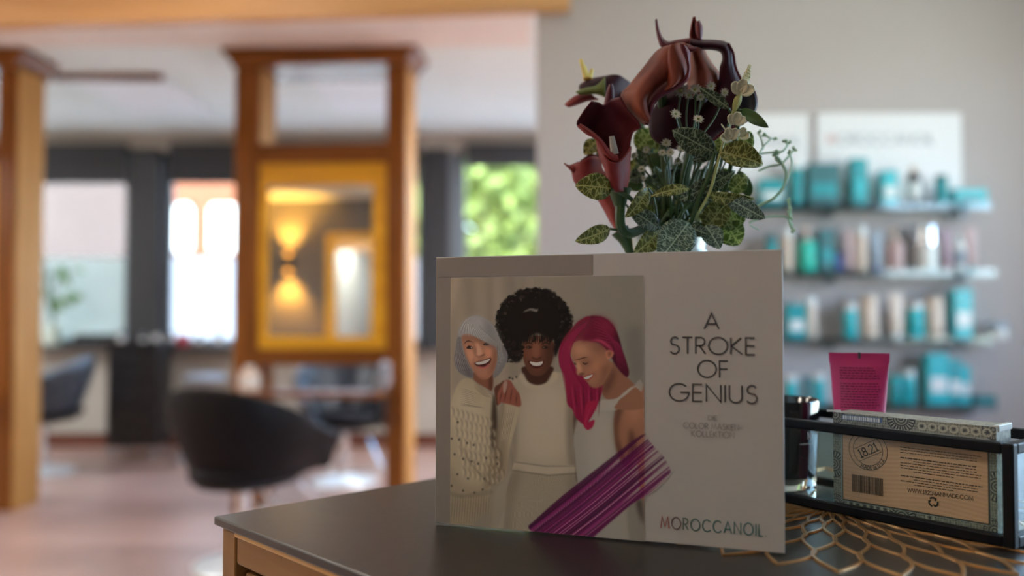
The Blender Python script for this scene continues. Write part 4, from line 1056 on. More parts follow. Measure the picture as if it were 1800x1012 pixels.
# arm
F([(1072, 90), (1100, 60), (1160, 20), (1210, 30), (1232, 60), (1232, 960), (1222, 830), (1215, 720), (1200, 600), (1180, 430), (1125, 500), (1065, 400), (1044, 240), (1052, 150)], (112, 78, 60), 1.2, 1, tB)
F([(1072, 90), (1120, 90), (1080, 200), (1070, 300), (1110, 420), (1125, 500), (1065, 400), (1044, 240)], (66, 43, 34), 4, .9, tB)
F([(1120, 70), (1200, 50), (1215, 180), (1140, 230)], (128, 92, 72), 10, .7, tB)
F([(1140, 270), (1170, 290), (1190, 420), (1125, 495)], (62, 38, 32), 4, .8, tB)
F([(1125, 740), (1180, 700), (1225, 700), (1232, 960), (1150, 962)], (100, 92, 82), 3, .9, tB)
F([(1180, 700), (1215, 690), (1228, 830), (1205, 800)], (48, 38, 32), 4, .9, tB)
# neck and shoulder
F([(495, 800), (540, 700), (590, 590), (640, 640), (720, 718), (790, 805), (700, 850), (640, 905), (560, 922), (512, 890)], (104, 72, 56), 1.2, 1, tC)
F([(500, 800), (560, 690), (600, 640), (620, 720), (570, 830), (520, 880)], (70, 45, 36), 5, .8, tC)
F([(560, 922), (640, 905), (760, 808), (825, 818), (690, 890), (640, 940), (625, 1012), (450, 1012), (490, 930)], (124, 115, 104), 1, 1, tC)
F([(790, 810), (840, 850), (858, 880), (858, 1000), (620, 1005), (645, 940), (700, 890)], (106, 74, 57), 1.5, 1, tC)
# hair behind
PKD, PKM, PKH = (60, 12, 30), (98, 18, 44), (126, 38, 64)
F([(370, 200), (460, 178), (545, 208), (612, 280), (652, 370), (682, 480), (722, 600), (740, 680), (720, 722), (660, 672), (602, 592), (575, 540), (470, 420), (360, 400)], PKD, 1.2, 1, tC)
F([(395, 190), (300, 215), (220, 300), (140, 410), (110, 520), (122, 625), (160, 700), (178, 850), (190, 960), (235, 1010), (270, 1090), (350, 1160), (362, 1185), (385, 1180), (380, 1110), (440, 1010), (485, 900), (505, 800), (470, 760), (380, 760), (260, 620), (215, 480), (290, 410), (400, 400)], PKM, 1.2, 1, tC)
# face in profile
F([(213, 440), (300, 395), (400, 405), (525, 460), (550, 560), (592, 600), (562, 690), (505, 785), (445, 816), (395, 802), (374, 772), (352, 748), (333, 722), (330, 704), (292, 704), (275, 684), (280, 642), (262, 600), (243, 570), (218, 505)], (114, 80, 62), 1.2, 1, tC)
F([(230, 440), (320, 410), (420, 440), (380, 520), (260, 540)], (140, 102, 80), 8, .7, tC)
F([(400, 600), (500, 580), (510, 680), (440, 740), (400, 680)], (138, 96, 74), 10, .7, tC)
F([(480, 640), (560, 600), (570, 680), (505, 785), (440, 815), (480, 740)], (92, 62, 48), 6, .8, tC)
F([(280, 640), (300, 600), (320, 660), (300, 700), (278, 684)], (142, 104, 82), 3, .7, tC)
Lm([(250, 572), (300, 560), (345, 548), (372, 545)], 2.4, (58, 36, 30), .7, .9, tC)
Lm([(322, 590), (350, 604), (378, 592)], 3.2, (34, 21, 18), .7, 1, tC)
Lm([(250, 592), (262, 606), (272, 600)], 3, (34, 21, 18), .6, 1, tC)
F([(292, 690), (322, 680), (345, 690), (330, 704), (300, 706)], (80, 48, 38), 1.5, .8, tC)
F([(330, 722), (380, 702), (425, 688), (410, 722), (375, 752), (350, 748)], (110, 50, 46), 1, 1, tC)
F([(338, 726), (380, 710), (416, 698), (398, 722), (362, 740)], (160, 144, 132), .6, 1, tC)
F([(530, 500), (560, 476), (600, 500), (590, 540), (560, 560), (540, 550)], (134, 90, 70), 1, 1, tC)
F([(548, 510), (570, 495), (585, 515), (560, 545)], (88, 54, 43), 2, .8, tC)
F([(330, 560), (400, 570), (395, 610), (340, 612)], (92, 62, 49), 5, .7, tC)
F([(270, 610), (290, 575), (300, 640), (290, 660)], (148, 110, 88), 2.5, .7, tC)
F([(420, 690), (440, 660), (448, 700), (430, 740)], (88, 57, 45), 4, .7, tC)
F([(330, 430), (470, 420), (530, 470), (480, 500), (380, 460)], (84, 54, 43), 7, .7, tC)
# hair front: swept from the parting
F([(395, 190), (460, 180), (545, 208), (610, 280), (600, 470), (560, 470), (530, 470), (470, 420), (390, 400), (310, 400), (370, 300)], (82, 20, 38), 4, 1, tC)
F([(440, 200), (520, 215), (590, 290), (560, 330), (480, 260)], (112, 30, 54), 9, .7, tC)
F([(385, 200), (320, 215), (240, 285), (160, 390), (200, 420), (300, 380), (360, 300), (395, 240)], (74, 36, 38), 5, .7, tC)
for i in range(34):
    f = i / 33
    Lm([(380 - 30 * f, 215 + 60 * f), (225 - 60 * f + 90 * f, 330 + 60 * f), (125 + 90 * f, 520 + 30 * f), (150 + 120 * f, 720), (190 + 240 * f, 960 - 20 * f)], 1.5, [PKD, PKH, (112, 24, 52)][i % 3], .6, .55, tC)
for i in range(20):
    f = i / 19
    Lm([(410 + 20 * f, 200 + 10 * i), (500 + 70 * f, 260 + 10 * f * 15), (600 + 50 * f, 430), (640 + 90 * f, 660)], 1.4, [(54, 10, 26), (120, 36, 62), PKM][i % 3], .7, .5, tC)
Lm([(395, 400), (470, 395), (560, 450), (610, 520)], 4, (138, 52, 74), 2, .8, tC)
for i in range(12):
    x = 770 + i * 17
    Lm([(x, -20), (x + 10 - i, 80), (x + 26 - i * 3, 150 + 40 * math.sin(i * 1.9))], 2.2, [PKM, PKH, PKD][i % 3], .8, .8, tB)
F([(880, 100), (940, 90), (910, 180), (880, 215), (925, 200), (915, 245), (885, 262), (860, 240), (862, 180)], (116, 26, 50), 1.2, 1, tB)
Lm([(905, 110), (880, 180), (870, 230), (900, 255)], 2, PKH, .8, .6, tB)
Lm([(935, 110), (895, 190), (888, 235)], 1.6, PKD, .8, .6, tB)
# --- paint stroke across the corner
a0 = np.array(bk.uv(*tB(700, 900))); a1 = np.array(bk.uv(*tB(1300, 420))); a0[0] -= u0; a1[0] -= u0
dr_ = (a1 - a0) / np.linalg.norm(a1 - a0); nr_ = np.array([-dr_[1], dr_[0]])
band = pt.mask(crc(U([(520, 862), (560, 815), (700, 690), (850, 570), (1030, 430), (1215, 292), (1262, 330), (1300, 375), (1345, 420), (1388, 500), (1382, 545), (1280, 640), (1150, 722), (1000, 850), (880, 945), (760, 960), (600, 915)], tB), 6), 1.2 * S)
rel = np.stack([pt.X - a0[0], pt.Y - a0[1]], -1); al = rel @ dr_; ac = rel @ nr_
sm = lambda k: np.convolve(rg.normal(size=900), np.hanning(k) / np.hanning(k).sum(), 'same')
fine, mid_, wide = sm(7), sm(22), sm(120)
fine /= fine.std(); mid_ /= mid_.std(); wide /= wide.std()
ii = (ac + .045) / .09 * 860 + 6 * np.sin(al * 45)
gi = lambda p: np.interp(ii, np.arange(900), p)
s1, s2, s3 = gi(fine), gi(mid_), gi(wide)
Lst = np.linalg.norm(a1 - a0)
edge = np.clip((al / Lst - .80 + .06 * s1 + .08 * s2) / .26, 0, 1)
topside = np.clip((ac - .012) / .02, 0, 1)
alpha = band * np.clip(.96 - .12 * (s1 > .9) - .8 * edge * (.55 + .35 * s2) - .35 * topside * np.clip(al / Lst - .3, 0, 1), .12, 1)
tone = np.clip(.38 + .22 * s3 + .20 * s2 + .06 * s1, 0, 1)[..., None]
colr = s2l((46, 4, 36)) * (1 - tone) + s2l((104, 30, 74)) * tone
hl = (np.clip((s1 - 1.15) * 2.2, 0, 1) * np.clip(.6 + .5 * s2, 0, 1))[..., None] * .75
colr = colr * (1 - hl) + s2l((158, 104, 124)) * hl
pt.im = pt.im * (1 - alpha[..., None]) + colr * alpha[..., None]
PSC = np.array((.61, .59, .585)) / s2l(PAPER)
pl_ = s2l(PAPER); pt.im = np.where(pic[..., None] > .5, pl_ * (pt.im / pl_) ** 1.16, pt.im)
pt.build('printed_picture', M['print'], bo, lambda X, Y: np.stack([X + u0, np.full_like(X, -.00045), Y], -1), PSC, np.maximum(pic, alpha))
# the picture covers the left white border of the card only up to its own edge

# ---- the lettering
fnb = lambda u, v: (u, -.0007, v)
def center_text(s, px_l, px_r, py_base, cap_px, wd_px, m, track=.2, fit=True, face=bk, parent=bo, fn=fnb, serif=0, space=.4):
    ul, ur = face.uv(px_l, py_base)[0], face.uv(px_r, py_base)[0]
    v0 = face.uv((px_l + px_r) / 2, py_base)[1]; v1 = face.uv((px_l + px_r) / 2, py_base - cap_px)[1]
    h = v1 - v0; n = len(s) - 1 - s.count(' ')
    adv = sum(G[c][0] for c in s if c != ' ') * h; gap = (track * n + space * s.count(' ')) * h
    sx = min(1.15, max(.55, (ur - ul - gap) / adv)) if fit else 1
    if n > 0 and fit: track += (ur - ul - gap - adv * sx) / (h * n)
    mb = MB(); text(mb, s, h, wd_px * S, fn, ul, v0, track, space / sx, sx, serif)
    return mb.build('lettering', m, parent)
center_text('A', 1238, 1264, 578, 27, 2.6, M['ink_dark'])
center_text('STROKE', 1178, 1327, 622, 29, 2.6, M['ink_dark'])
center_text('OF', 1227, 1280, 663, 29, 2.6, M['ink_dark'])
center_text('GENIUS', 1177, 1331, 706, 30, 2.6, M['ink_dark'])
center_text('DIE', 1245, 1260, 738, 8, .75, M['ink_soft'])
center_text('COLOR MASKEN-', 1202, 1303, 754, 10, .95, M['ink_soft'])
center_text('KOLLEKTION', 1216, 1291, 768, 10, .95, M['ink_soft'])
grad = [(.50, .09, .06), (.24, .16, .13), (.13, .20, .17), (.08, .20, .18), (.06, .20, .19), (.05, .19, .19)]
ul, ur = bk.uv(1162, 930)[0], bk.uv(1346, 938)[0]; v0 = bk.uv(1250, 934)[1]; hcap = bk.uv(1250, 914)[1] - v0
advm = sum(G[c][0] for c in 'MOROCCANOIL.') * hcap; trk = .24
sxm = (ur + .0005 - ul - trk * hcap * 11) / advm; x = ul
inks = [mat('logo_ink', c, .5, var=.02) for c in grad]
for i, ch in enumerate('MOROCCANOIL.'):
    mb = MB(); x = text(mb, ch, hcap, 1.9 * S, fnb, x, v0, trk, sx=sxm); mb.build('logo_letter', inks[min(i, 5)], bo)

# ================================================================== TRAY
TR = Vector((.349, .597)); te = Vector((.61, -.79)).normalized(); tn = Vector((.79, .61)).normalized()
TLn, TW, TH, tb = .285, .095, .073, .008
tl = TR - te * TLn; TZ = TABLE + .0014
ty = thing('display_tray', 'black metal framed glass tray with mirrored base on the placemat', 'tray', (tl.x, tl.y, TZ), math.atan2(te.y, te.x))
M['black_metal'] = mat('satin_black_metal', (.005, .0055, .008), .45, .0, var=.1, scale=80, spec=.22)
M['panel_glass'] = thin_glass('tray_glass', (.95, .985, .97), .1)
for z in (0, TH - tb):
    for y in (0, TW - tb): box(tb, TLn - tb, y, y + tb, z, z + tb).build('rail', M['black_metal'], ty, bevel=.0012)
    for x_ in (0, TLn - tb): box(x_, x_ + tb, tb, TW - tb, z, z + tb).build('rail', M['black_metal'], ty, bevel=.0012)
for x_ in (0, TLn - tb):
    for y in (0, TW - tb): box(x_, x_ + tb, y, y + tb, 0, TH).build('corner_post', M['black_metal'], ty, bevel=.0012)
box(tb, TLn - tb, tb, TW - tb, .002, .0042).build('mirror_base', M['mirror'], ty)
g = .002
for y in (tb / 2 - g / 2, TW - tb / 2 - g / 2): box(tb, TLn - tb, y, y + g, tb, TH - tb).build('glass_panel', M['panel_glass'], ty)
for x_ in (tb / 2 - g / 2, TLn - tb / 2 - g / 2): box(x_, x_ + g, tb, TW - tb, tb, TH - tb).build('glass_panel', M['panel_glass'], ty)
BASE = TZ + .0043

# ---- candle
cd = thing('candle_glass', 'black candle tumbler with thick clear base in the tray', 'candle', (.2489, .8046, BASE), 0)
cg, cnt, cb = new_mat('clear_thick_glass'); cb.inputs['Transmission Weight'].default_value = 1; cb.inputs['Roughness'].default_value = .02; cb.inputs['IOR'].default_value = 1.46
nzc = cnt.nodes.new('ShaderNodeTexNoise'); rpc = cnt.nodes.new('ShaderNodeValToRGB'); rpc.color_ramp.elements[0].color = (.92, .96, .95, 1); rpc.color_ramp.elements[1].color = (.97, .99, .99, 1)
cnt.links.new(nzc.outputs['Fac'], rpc.inputs[0]); cnt.links.new(rpc.outputs[0], cb.inputs['Base Color'])
M['black_glass'] = mat('black_glass', (.006, .006, .008), .07, var=.1, coat=.5)
cr_ = .0385
MB().lathe([(0, 0), (cr_ * .86, 0), (cr_ * .9, .002), (cr_ * .905, .0105), (0, .0105)], 40).build('clear_base', cg, cd, smooth=True)
MB().lathe([(0, .0106), (cr_ * .905, .0106), (cr_ * .95, .04), (cr_, .078), (cr_ * .985, .0795), (cr_ * .955, .078), (cr_ * .91, .042), (cr_ * .86, .022), (0, .02)], 48).build('tumbler', M['black_glass'], cd, smooth=True)
MB().lathe([(0, .0202), (cr_ * .85, .0225), (cr_ * .895, .046), (0, .047)], 32).build('wax', mat('dark_wax', (.03, .03, .035), .5), cd, smooth=True)
MB().tube([(0, 0, .047), (.001, 0, .053), (0, .001, .058)], .0008, 6).build('wick', M['white_plastic'], cd)
def fnc(u, v):
    a = R(-62) + u / cr_; z = v; r_ = cr_ * (.905 + .095 * (z - .0106) / .0675) + .0003
    return (r_ * math.cos(a), r_ * math.sin(a), z)
mb = MB(); text(mb, 'N', .0062, .0009, fnc, 0, .046, .2); ribbon(mb, [(-.009, .042), (-.004, .042), (.001, .042), (.0055, .042)], .0005, fnc)
mb.build('lettering', M['white_plastic'], cd)

# ---- pink tube
tp = thing('hair_mask_tube', 'raspberry pink tube with fine printed text standing behind the soap box', 'tube', (.3053, .752, BASE), R(-14))
M['pink_tube'] = mat('raspberry_plastic', (.60, .035, .16), .42, var=.05, scale=30)
TBH = PH(620, .752) - BASE
secs = [(.022, .0155, .0155), (.026, .0175, .017), (.05, .0193, .0145), (.085, .0222, .009), (.115, .0243, .0026), (TBH - .009, .0249, .0014), (TBH - .008, .0250, .0012), (TBH, .0252, .0011)]
def sect(z):
    for (z0, a0_, b0), (z1, a1_, b1) in zip(secs, secs[1:]):
        if z <= z1: f = (z - z0) / (z1 - z0); return a0_ + (a1_ - a0_) * f, b0 + (b1 - b0) * f
    return secs[-1][1:]
rows = [[(rx * math.cos(2 * math.pi * i / 36), ry * math.sin(2 * math.pi * i / 36), z) for i in range(36)] for z in np.linspace(.022, TBH, 30) for rx, ry in [sect(z)]]
mb = MB().grid(rows, True); mb.f.append(tuple(len(mb.v) - 36 + i for i in range(36))); mb.build('body', M['pink_tube'], tp, smooth=True)
MB().lathe([(0, 0), (.0165, 0), (.0168, .001), (.0168, .021), (.0155, .0225), (0, .0225)], 32).build('cap', M['pink_tube'], tp, smooth=True)
box(-.001, .001, -.0018, .0018, TBH - .005, TBH + .0004).build('seam_notch', M['ink_dark'], tp)
def fnt(u, v):
    rx, ry = sect(v); return (u, -ry * math.sqrt(max(.03, 1 - (u / rx) ** 2)) - .00035, v)
M['tube_ink'] = mat('plum_ink', (.17, .010, .045), .5)
mb = MB(); rgt = np.random.default_rng(3)
for i, yy in enumerate(np.arange(626, 716, 4.6)):
    z = PH(yy + 3, .742) - BASE
    if z > TBH - .011 or (i in (3, 9)): continue
    x = -.0165; xe = .004 if i == 0 else (.011 if i in (1, 2) else rgt.uniform(.011, .0165))
    while x < xe:
        l = min(rgt.uniform(.0012, .0042), xe - x + .0005); ribbon(mb, [(x, z), (x + l, z)], .00075 if i > 1 else .0009, fnt); x += l + .0007
mb.build('fine_print', M['tube_ink'], tp)

# ---- soap box
sb = Face((1466, 889), (1754, 941), BASE)
SBH = sb.uv(1466, 724)[1]; SBD = .030
so_ = thing('soap_box', 'patterned kraft soap carton with stamp and barcode leaning in the tray', 'carton', (sb.A.x, sb.A.y, BASE), sb.rz)
KREF = np.array((.70, .675, .65)) / s2l((150, 138, 124))
M['box_print'] = vcol_mat('printed_carton', .42)
M['kraft'] = mat('banknote_pattern_board', (.33, .30, .24), .5, var=.35, scale=260)
box(.0002, sb.W - .0002, .0002, SBD, 0, SBH).build('carton', M['kraft'], so_, bevel=.0008)
bp_ = Paint(sb.W, SBH, .00026, (110, 103, 88))
X, Y = bp_.X, bp_.Y
f1 = np.sin(X * 2600 + 3 * np.sin(Y * 900)) * np.sin(Y * 2600 + 3 * np.sin(X * 900)); f2 = np.sin((X + Y) * 1500) * np.sin((X - Y) * 1500)
val = .5 + .28 * f1 + .2 * f2 + .12 * rng.normal(size=X.shape)
for (cx_, cy_, rr) in [(sb.W * .45, SBH, .0105), (sb.W * .45, .001, .0105), (0.0, SBH * .45, .0105), (sb.W, SBH * .45, .0105), (.002, .003, .007), (sb.W - .002, .003, .007), (.002, SBH - .002, .007), (sb.W - .002, SBH - .002, .007)]:
    d = np.hypot(X - cx_, Y - cy_); th = np.arctan2(Y - cy_, X - cx_); inn = d < rr * (1 + .06 * np.cos(th * 24))
    v2 = .45 + .4 * np.sign(np.sin(th * 24)) * (d > rr * .62) + .35 * np.sin(d * 3000) * (d <= rr * .62)
    val = np.where(inn, v2 - .1, val); val = np.where(np.abs(d - rr * 1.02) < .0004, .05, val)
for k in range(7):   # scroll ornaments along the bands
    for yb in (SBH - .0045, .0045):
        cx_ = sb.W * (.58 + .062 * k) if yb > .02 else sb.W * (.12 + .045 * k if k < 6 else .62); d = np.hypot((X - cx_), (Y - yb) * 1.1)
        val = np.where(np.abs(d - .0028) < .0007, .95, val); val = np.where(d < .0012, .08, val)
val = np.clip(val, 0, 1)[..., None]
bp_.im = s2l((40, 39, 40)) * (1 - val) + s2l((134, 125, 104)) * val
# blue plaque with pale lettering blocks at the top left
ua, ub = sb.uv(1480, 730)[0], sb.uv(1551, 738)[0]
bp_.fill([(ua, SBH - .0012), (ub, SBH - .0012), (ub, SBH - .0055), (ua, SBH - .0055)], (72, 78, 92))
x = ua + .0008
while x < ub - .002:
    l = rng.uniform(.0007, .0017); bp_.fill([(x, SBH - .0018), (x + l, SBH - .0018), (x + l, SBH - .005), (x, SBH - .005)], (176, 170, 150)); x += l + .0006
iu0, iu1 = sb.uv(1482, 810)[0], sb.uv(1737, 850)[0]; iv1, iv0 = sb.uv(1482, 748)[1], sb.uv(1482, 876)[1]
fr = [(iu0, iv0), (iu1, iv0), (iu1, iv1), (iu0, iv1)]
bp_.fill([(iu0 - .0016, iv0 - .0016), (iu1 + .0016, iv0 - .0016), (iu1 + .0016, iv1 + .0016), (iu0 - .0016, iv1 + .0016)], (120, 116, 104))
bp_.fill([(iu0 - .0006, iv0 - .0012), (iu1 + .0014, iv0 - .0012), (iu1 + .0014, iv1 + .0004), (iu0 - .0006, iv1 + .0004)], (52, 47, 40))
kr = s2l((166, 120, 88)) * (1 + .06 * np.sin(Y * 1900 + 4 * np.sin(X * 60)) + .05 * rng.normal(size=X.shape))[..., None]
bp_.fill(fr, kr)
bp_.build('printed_front', M['box_print'], so_, lambda X, Y: np.stack([X, np.full_like(X, -.0002), Y], -1), KREF)
fns = lambda u, v: (u, -.0005, v)
M['box_ink'] = mat('black_brown_ink', (.035, .026, .022), .5, var=.05)
mb = MB()
sc_u, sc_v = sb.uv(1526, 791); r1, r2 = .0158, .0122
for rr in (r1, r2): ribbon(mb, arc(sc_u, sc_v, rr, rr, 0, 360, 48), .0004, fns)
ang = R(28)
def rotf(u, v): return fns(sc_u + u * math.cos(ang) - v * math.sin(ang), sc_v + u * math.sin(ang) + v * math.cos(ang))
ribbon(mb, [(-.0102, .0052), (.0102, .0052)], .0004, rotf); ribbon(mb, [(-.0102, -.0052), (.0102, -.0052)], .0004, rotf)
hh_ = .0066; ww = text_width('18.21', hh_, .2); text(mb, '18.21', hh_, .0009, rotf, -ww / 2, -.0033, .2, serif=.08)
mb.build('stamp', M['box_ink'], so_)
mb = MB()
def arct(s, a_mid, rad, h, wd):
    tot = sum(.45 if c == ' ' else G[c][0] + .28 for c in s) * h; a = a_mid - tot / rad / 2
    for c in s:
        if c == ' ': a += .45 * h / rad; continue
        adv = G[c][0]; am = a + adv * h / 2 / rad
        def fa(u, v, am=am): 
            rr = rad - v; t = am + u / rad; return fns(sc_u + rr * math.cos(t), sc_v + rr * math.sin(t))
        text(mb, c, h, wd, fa, -adv * h / 2, 0, serif=.12); a += (adv + .28) * h / rad
arct('MADE in U.S.A', R(292), r1 - .0006, .0025, .00045)
mb.build('stamp_lettering', M['box_ink'], so_)
# barcode
mb = MB(); b0u, b0v = sb.uv(1498, 863); b1u, b1v = sb.uv(1553, 842); x = b0u
while x < b1u:
    l = rng.choice([.0002, .0004, .0006]); mb.add([fns(x, b0v), fns(x + l, b0v), fns(x + l, b1v + .0005), fns(x, b1v + .0005)], [(0, 1, 2, 3)]); x += l + rng.choice([.0003, .0005])
mb.build('barcode', M['box_ink'], so_)
# fine print: illegible body text as word-length dashes
mb = MB(); l0, l1 = sb.uv(1583, 800)[0], sb.uv(1726, 820)[0]
for k, v in enumerate(np.linspace(sb.uv(1640, 792)[1], sb.uv(1640, 857)[1], 15)):
    if k in (3, 10): continue
    x = l0 + (.0 if k not in (5, 9, 12, 14) else .010); xe = l1 - (rng.uniform(0, .004) if k not in (9, 14) else .02)
    while x < xe:
        l = min(rng.uniform(.001, .0042), xe - x + .0004); ribbon(mb, [(x, v), (x + l, v)], .00055 if k not in (4, 11) else .0008, fns); x += l + .0006
mb.build('fine_print', mat('brown_ink', (.11, .065, .04), .5), so_)
def st(s, a, b_, h_px, wd, m):
    ua, va = sb.uv(*a); ub, vb = sb.uv(*b_); h = h_px * .66 / 1500; w0 = text_width(s, h, .2)
    n = len(s) - 1 - s.count(' '); tk = .2 + (ub - ua - w0) / (h * n); mb = MB()
    sl = (vb - va) / (ub - ua); text(mb, s, h, wd, lambda u, v: fns(u, v + sl * (u - ua)), ua, va, tk, serif=.10); return mb.build('lettering', m, so_)
st('EXFOLIATING BAR SOAP/SAVON EXFOLIANT', (1587, 765), (1716, 775), 5.2, .00032, M['box_ink'])
st('WWW.1821MANMADE.COM', (1596, 864), (1711, 879), 6.4, .0004, M['box_ink'])
# recycling mark: three folded arrows
mb = MB(); ru, rv = sb.uv(1641, 882); rr = .0034
for k in range(3):
    a = R(90 + 120 * k); nx_ = lambda t, r_=rr: (ru + r_ * math.cos(a + R(t)), rv + r_ * math.sin(a + R(t)))
    ribbon(mb, [nx_(48), nx_(22, rr * .98), nx_(-14, rr * .98), nx_(-40, rr * .86)], .0013, fns)
    p = nx_(-66, rr * .72); q1 = nx_(-36, rr * 1.25); q2 = nx_(-36, rr * .42); mb.add([fns(*p), fns(*q1), fns(*q2)], [(0, 1, 2)])
mb.build('recycling_mark', M['box_ink'], so_)
# white strip painting the highlight at the top right and the loose flap edge at the top left
box(sb.W - .0035, sb.W + .0006, .004, SBD + .0006, SBH - .004, SBH + .0008).build('clear_tape', M['white_plastic'], so_, bevel=.0005)
box(.0, .012, .0, .0007, SBH, SBH + .0016).build('flap_edge', M['white_plastic'], so_, rot=(0, R(-4), 0))

# ================================================================== VASE AND FLOWERS
VZ = .765
vx = PX(1178, VZ); vb = TABLE + .0014
RIM = PH(414, VZ) - vb
vs = thing('flower_vase', 'slim pale grey-green glass vase holding the flowers behind the card', 'vase', (vx, VZ, vb))
M['vase'] = mat('frosted_pale_glass', (.62, .66, .63), .22, var=.04, coat=.3)
MB().lathe([(0, 0), (.030, 0), (.0335, .004), (.0335, RIM - .03), (.032, RIM - .012), (.0335, RIM - .001), (.0325, RIM), (.0305, RIM - .002), (.0295, RIM - .02), (.0295, .012), (0, .012)], 40).build('body', M['vase'], vs, smooth=True)
MB().lathe([(.0336, RIM - .018), (.0342, RIM - .016), (.0336, RIM - .014)], 40).build('neck_ring', M['vase'], vs, smooth=True)
VROOT = Vector((vx, VZ, vb)); VMOUTH = Vector((vx, VZ, vb + RIM))

c1 = lambda x, y: (960 + x / 3.748, y / 3.748)
c2 = lambda x, y: (960 + x / 3.748, 220 + y / 3.748)

def petal_mat(name, lo, mid, hi, sc=34):
    m, nt, b = new_mat(name)
    tc = nt.nodes.new('ShaderNodeTexCoord'); mp = nt.nodes.new('ShaderNodeMapping'); mp.inputs['Scale'].default_value = (1, 1, .25)
    nz = nt.nodes.new('ShaderNodeTexNoise'); nz.inputs['Scale'].default_value = sc; nz.inputs['Detail'].default_value = 5
    nt.links.new(tc.outputs['Object'], mp.inputs[0]); nt.links.new(mp.outputs[0], nz.inputs['Vector'])
    rp = nt.nodes.new('ShaderNodeValToRGB'); e = rp.color_ramp.elements; e[0].position = .3; e[1].position = .72
    e[0].color = (*lo, 1); e[1].color = (*hi, 1); k = e.new(.5); k.color = (*mid, 1)
    nt.links.new(nz.outputs['Fac'], rp.inputs[0]); nt.links.new(rp.outputs[0], b.inputs['Base Color'])
    b.inputs['Roughness'].default_value = .55; b.inputs['Sheen Weight'].default_value = .06; b.inputs['Sheen Roughness'].default_value = .4
    b.inputs['Sheen Tint'].default_value = (1, .5, .4, 1); b.inputs['Specular IOR Level'].default_value = .18
    return m
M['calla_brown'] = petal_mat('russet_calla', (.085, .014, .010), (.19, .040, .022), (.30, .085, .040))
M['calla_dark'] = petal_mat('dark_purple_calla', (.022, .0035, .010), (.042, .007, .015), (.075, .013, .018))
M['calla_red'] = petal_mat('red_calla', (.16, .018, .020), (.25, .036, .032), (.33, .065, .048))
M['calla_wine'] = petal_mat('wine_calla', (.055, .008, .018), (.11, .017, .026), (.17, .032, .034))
M['spadix'] = mat('pale_spadix', (.50, .47, .42), .6, var=.2, scale=300, bump=.5)
M['filament'] = mat('yellow_filament', (.75, .55, .12), .5, var=.1)

def sheet(name, rows, tf, z0, bulge, tilt, m, parent, nu=18, nv=28, thick=.0011, zs=None):
    """a curved petal through rows of picture points, each given its own depth"""
    g_ = []
    for i, r in enumerate(rows):
        t = i / (len(rows) - 1); rr = []
        for k, p in enumerate(r):
            s = k / (len(r) - 1)
            z = z0 + bulge * (1 - (2 * s - 1) ** 2) + tilt * (t - .5) + (zs[i] if zs else 0)
            px, py = tf(*p); q_ = P(px, py, z); rr.append(q_)
        g_.append(cr([tuple(v) for v in rr], nu))
    g_ = np.array(g_); out = np.array([cr(g_[:, k, :], nv) for k in range(nu)])     # nu x nv
    rows_ = [[tuple(out[k, i]) for k in range(nu)] for i in range(nv)]
    mb = MB().grid(rows_)
    # thin rolled edge all round
    o = mb.build(name, m, parent, smooth=True, solid=thick, off=parent.location)
    for p_ in o.data.polygons: p_.use_smooth = True
    return o
def pairs(lst, n=5):
    out = []
    for (a, b_) in lst: out.append([(a[0] + (b_[0] - a[0]) * i / (n - 1), a[1] + (b_[1] - a[1]) * i / (n - 1)) for i in range(n)])
    return out
def stemtube(name, pts, r, m, parent, n=18, seg=8):
    MB_ = MB().tube([tuple(v) for v in cr([tuple(p) for p in pts], n)], r, seg)
    return MB_.build(name, m, parent, smooth=True, off=parent.location)
def root(name, lab, cat, group=None): return thing(name, lab, cat, tuple(VROOT), 0, group)
def inside(dx, dy): return [Vector((vx + dx, VZ + dy, vb + RIM - .01)), Vector((vx + dx * .7, VZ + dy * .7, vb + .03))]

GRP = 'calla lilies in the vase'
# ---- 1 front left calla with pale spadix
ca = root('calla_lily', 'wine-red calla lily at front left with pale spadix showing', 'flower', GRP)
sheet('spathe_back', [[(300, 668), (340, 672), (380, 690), (430, 655), (490, 638)], [(240, 745), (320, 760), (400, 780), (470, 740), (540, 725)], [(207, 830), (300, 850), (420, 870), (530, 850), (622, 828)],
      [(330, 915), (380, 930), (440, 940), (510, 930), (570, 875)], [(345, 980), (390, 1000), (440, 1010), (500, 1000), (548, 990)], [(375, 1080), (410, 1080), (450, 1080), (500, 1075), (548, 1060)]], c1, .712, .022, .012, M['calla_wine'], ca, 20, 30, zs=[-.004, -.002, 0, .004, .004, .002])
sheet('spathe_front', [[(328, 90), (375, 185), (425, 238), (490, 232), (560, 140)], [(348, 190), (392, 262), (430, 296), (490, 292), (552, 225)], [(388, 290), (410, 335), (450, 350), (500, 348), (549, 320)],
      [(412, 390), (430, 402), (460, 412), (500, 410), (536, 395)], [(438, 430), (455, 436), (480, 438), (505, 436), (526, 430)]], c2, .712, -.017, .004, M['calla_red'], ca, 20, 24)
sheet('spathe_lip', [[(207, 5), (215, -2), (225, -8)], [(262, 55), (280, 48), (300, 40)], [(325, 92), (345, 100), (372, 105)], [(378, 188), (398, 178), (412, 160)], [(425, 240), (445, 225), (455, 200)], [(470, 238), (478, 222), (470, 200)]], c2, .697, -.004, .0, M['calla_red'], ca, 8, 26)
sheet('spathe_tip', pairs([((380, 700), (440, 690)), ((392, 640), (446, 630)), ((405, 590), (443, 580)), ((420, 555), (434, 550))]), c1, .728, -.004, 0, M['calla_wine'], ca, 8, 14)
sp0, sp1 = P(*c2(452, 190), .712), P(*c2(432, 72), .709)
stemtube('spadix', [sp0, (sp0 + sp1) / 2, sp1], [.0035 - .0014 * i / 17 for i in range(18)], M['spadix'], ca)
